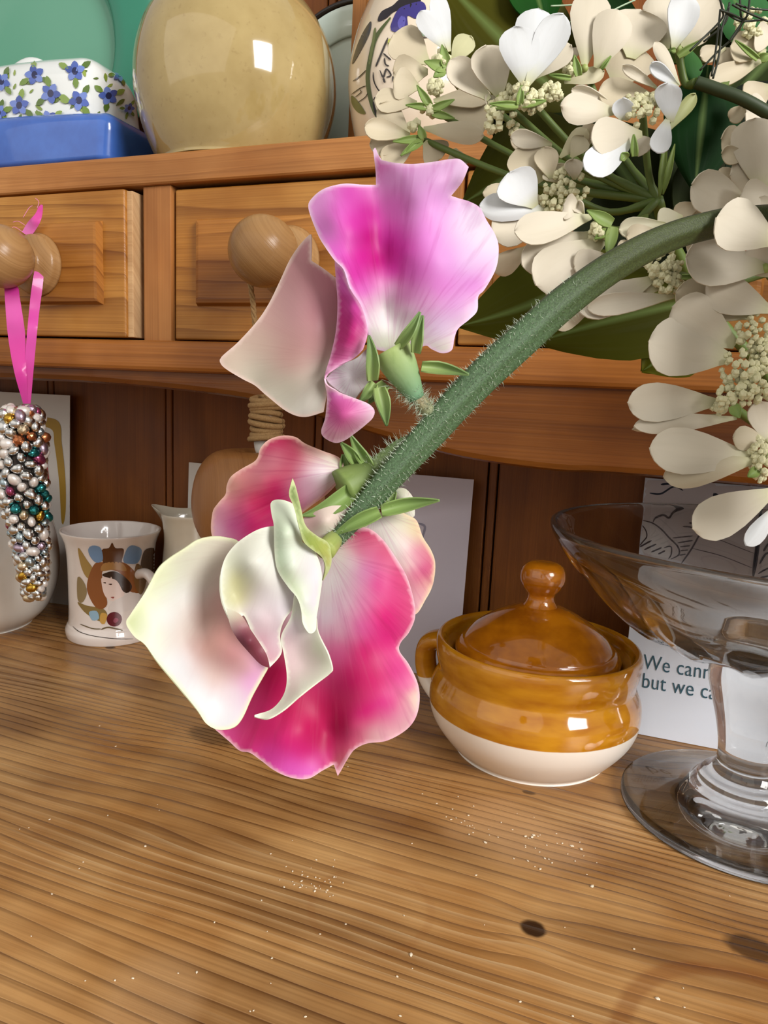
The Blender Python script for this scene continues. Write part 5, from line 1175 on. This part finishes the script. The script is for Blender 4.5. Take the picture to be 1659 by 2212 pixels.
# ---- head D: lower right, over the glass compote
hubD = at(1740, 900, 0.20)
hD = root('blossom_head', 'white lacecap blossom with cream buds hanging over the glass compote', 'flower', tuple(hubD), G_)
e1 = floret(hD, 'F', 1560, 960, .186, [('F', 1430, 960, 985, 700, 340, (1, -2), IVORY), ('F', 1400, 1060, 820, 930, 350, (0, -3), IVORY), ('F', 1690, 720, 1225, 530, 250, (0, -4), IVORY), ('F', 1560, 760, 1010, 600, 260, (2, 1), BEIGE), ('F', 1300, 1080, 930, 1110, 120, (2, 2), BEIGE)], [('F', 1590, 900, 48, 60), ('F', 1500, 1130, 52, 64), ('F', 1610, 1180, 52, 56), ('F', 1640, 1020, 36, 30), ('G', 1200, 400, 26, 26), ('G', 1430, 330, 34, 34)], [('G', 1280, 480, 1350, 620, 130)], IVORY)[1]
e2 = floret(hD, 'G', 1300, 520, .190, [('G', 1140, 450, 130, 460, 360, (0, -3), IVORY), ('G', 1320, 620, 200, 700, 190, (-1, -2), IVORY), ('G', 1150, 580, 180, 745, 110, (1, 1), BEIGE)], [('G', 1130, 520, 16, 14)], (), IVORY)[1]
e3 = floret(hD, 'G', 1560, 1060, .188, [('G', 1520, 1060, 375, 930, 430, (0, -4), IVORY), ('G', 1540, 1080, 525, 1270, 300, (-1, -2), BEIGE), ('G', 1760, 1400, 840, 1830, 400, (-2, -9), IVORY), ('G', 1760, 1560, 1430, 2010, 180, (-3, -8), PALE), ('G', 1690, 900, 1560, 440, 260, (0, -2), IVORY), ('G', 1640, 860, 1285, 830, 230, (0, -3), BEIGE)], [('G', 1600, 960, 30, 34), ('G', 1620, 1130, 30, 30), ('G', 1560, 1300, 12, 6)], [('G', 1560, 1180, 1440, 1260, 110)], IVORY)[1]
stalks(hD, hubD, [e1, e2, e3], .0013)

# ---- leaves of the bunch
def leaf(parent, b, t, w_, D, db, dt, bow, cup, c0, c1, curve=0):
    o = blade('leaf', (*b, *t, w_, D), m_gleaf, parent, lambda s, u: mixc(mixc(c0, c1, s), '7f9a58', max(0, .5-abs(u)*6)), db=db, dt=dt, bow=bow, cup=cup, shape='leaf', curve=curve, ns=22, nu=17, ripple=1.0, thick=.0005)
    return o
leaf(hA, (1230, 230), (940, -60), 300, .275, 0, 0, 4, -4, '868620', '94922a')
leaf(hA, (1180, 60), (1130, -120), 120, .268, 0, 4, 2, 2, '4c8a44', '62a454')
leaf(hA, (1350, 110), (1280, -40), 120, .265, 0, 2, 2, 2, '3c6a34', '4c8040')
leaf(hA, (1330, 330), (1000, 450), 250, .262, 0, 4, 3, -3, '80801e', '888a20', 30)
leaf(hA, (1350, 560), (985, 700), 210, .258, 0, 4, 3, -4, '888a1e', '909222', -18)
leaf(hA, (1560, 640), (1150, 745), 200, .245, 0, 6, 2, -3, '888a1e', '909222', 10)
leaf(hA, (1500, 700), (1385, 800), 150, .250, 0, 4, 2, -3, '8e9022', '98982a', -8)
leaf(hB, (1530, 140), (1500, 420), 170, .256, 0, 4, 3, -4, '3f8040', '387236')
leaf(hB, (1640, 200), (1440, 470), 260, .285, 0, 0, 2, 2, '5c6a22', '647224')
leaf(hB, (1560, 20), (1420, 130), 150, .27, 0, 4, 2, 2, '667224', '72802a')
leaf(hB, (1659, 110), (1560, -40), 120, .262, 0, 2, 2, -2, '7ea87c', '8ab890')
leaf(hB, (1600, 330), (1470, 520), 190, .275, 0, 2, 2, 2, '5c6820', '667426')

# ---- dark wiry tendrils at the top right
m_wire = plain('dark_tendril', '1d2412', 0.5)
tn = root('tendril_sprig', 'tangle of thin dark wiry tendrils at the top corner above white petals', 'tendrils', tuple(at(1580, 40, .215)))
for pts in ([(1553, -10), (1560, 20), (1556, 45), (1490, 110)], [(1560, 20), (1598, 45), (1650, 42)], [(1575, 12), (1560, 60), (1553, 120), (1540, 170)], [(1598, -10), (1600, 30), (1602, 52), (1580, 85), (1552, 110), (1512, 152)], [(1556, 22), (1580, 30), (1600, 40), (1612, 42)], [(1582, 10), (1610, 25), (1640, 38), (1668, 50)], [(1616, 32), (1602, 50), (1575, 90)], [(1620, -10), (1615, 30), (1600, 55)], [(1556, 20), (1552, 60), (1546, 110), (1537, 165)], [(1590, 8), (1620, 18), (1665, 22)], [(1576, 5), (1566, 50), (1520, 90)]):
    dd0 = wr.uniform(.208, .220)
    tube('tendril', spline([at(x, y, dd0+0.002*i) for i, (x, y) in enumerate(pts)], 6), .00032, m_wire, tn, 6)
gb = [([(1190, 13), (1230, 11), (1262, 8)]), ([(1315, 27), (1345, 12), (1372, 0)]), ([(1232, 48), (1245, 38), (1258, 30)])]
for pts in gb: tube('grass_blade', spline([at(x, y, .25) for x, y in pts], 5), .0003, plain('pale_grass', 'a8c0a0', .5), hA, 6)
leaf(hB, (1720, 330), (1560, 480), 190, .262, 0, 3, 2, 2, '3c561e', '4a6826')
leaf(hB, (1700, 180), (1590, 330), 170, .268, 0, 3, 2, 2, '34501c', '46621f')

# ---- the bunch goes on to the right of the picture and shades what hangs below it
floret(hC, 'P', 1880, 420, .165, [('P', 1870, 430, 1740, 300, 150, (0, -6)), ('P', 1870, 400, 1850, 230, 150, (0, -6)), ('P', 1890, 400, 2020, 300, 150, (0, -6)), ('P', 1890, 440, 2040, 500, 150, (0, -8)), ('P', 1880, 450, 1860, 600, 150, (0, -8))], [('P', 1880, 420, 45, 40)])
floret(hC, 'P', 1930, 760, .160, [('P', 1920, 760, 1780, 680, 150, (0, -6)), ('P', 1920, 740, 1900, 590, 150, (0, -6)), ('P', 1940, 750, 2090, 680, 150, (0, -6)), ('P', 1940, 780, 2080, 860, 150, (0, -8)), ('P', 1920, 790, 1840, 920, 150, (0, -8))], [('P', 1930, 760, 45, 40)])
floret(hB, 'P', 1860, 90, .175, [('P', 1850, 90, 1720, 30, 150, (0, -6)), ('P', 1860, 80, 1850, -80, 150, (0, -6)), ('P', 1880, 90, 2020, 20, 150, (0, -6)), ('P', 1880, 110, 2020, 190, 150, (0, -8)), ('P', 1860, 120, 1800, 240, 150, (0, -8))], [('P', 1860, 90, 45, 40)])
for (b_, t_, w__, D_) in (((2050, 560), (1820, 160), 260, .165), ((2100, 860), (1850, 1080), 300, .15), ((2000, 300), (1830, -140), 300, .17), ((2200, 700), (2050, 200), 340, .14), ((2150, 900), (2000, 620), 320, .135)):
    leaf(hC if b_[1] > 400 else hB, b_, t_, w__, D_, 0, -4, 4, -4, '5c7a20', '68882a')

# unseen leaves added to the bunch to keep window light off the apron
def shade_leaf(parent, c, L, w_, tilt, spin):
    Vw, Fw, Cw, PVw = [], [], [], []; nsx, nux = 16, 9; xs, ws = PROFS['leaf']
    rot = Matrix.Rotation(spin, 3, 'Z') @ Matrix.Rotation(tilt, 3, 'Y')
    for i in range(nsx):
        s = i/(nsx-1); hw = 0.5*w_*np.interp(s, xs, ws)
        for j in range(nux):
            u = -1+2*j/(nux-1)
            Vw.append(np.array(c) + np.array(rot @ Vector((L*(s-.5), u*hw, 0.012*math.sin(math.pi*s)+0.006*u*u)))); Cw.append(mixc('5c7a20', '7f9a58', max(0, .5-abs(u)*5))); PVw.append((u*2.6, 0, s*1.6))
    for i in range(nsx-1):
        for j in range(nux-1):
            k = i*nux+j; Fw.append((k, k+1, k+nux+1, k+nux))
    sheet('leaf', [(Vw, Fw, Cw, PVw)], m_gleaf, parent, .0005)
for k, c_ in enumerate(((.20, .36, .36), (.22, .42, .42), (.30, .38, .34), (.33, .30, .50), (.17, .33, .47))):
    shade_leaf(hC, c_, .13, .075, -1.0 + .25*(k % 3), -.5+.4*(k % 4))
    tube('flower_stalk', spline([np.array(c_), np.array(c_)+np.array([.06, -.02, -.05]), np.array([.36, .30, .20])], 5), .0016, m_gstem, hC, 8)

leaf(hA, (1480, 580), (1270, 250), 330, .290, 0, 0, 3, 3, '56621e', '5e6a20')
leaf(hA, (1330, 450), (1060, 250), 260, .292, 0, 0, 3, 3, '5c6820', '667426')
leaf(hB, (1720, 60), (1560, 240), 230, .272, 0, 0, 3, 3, '667424', '70802a')
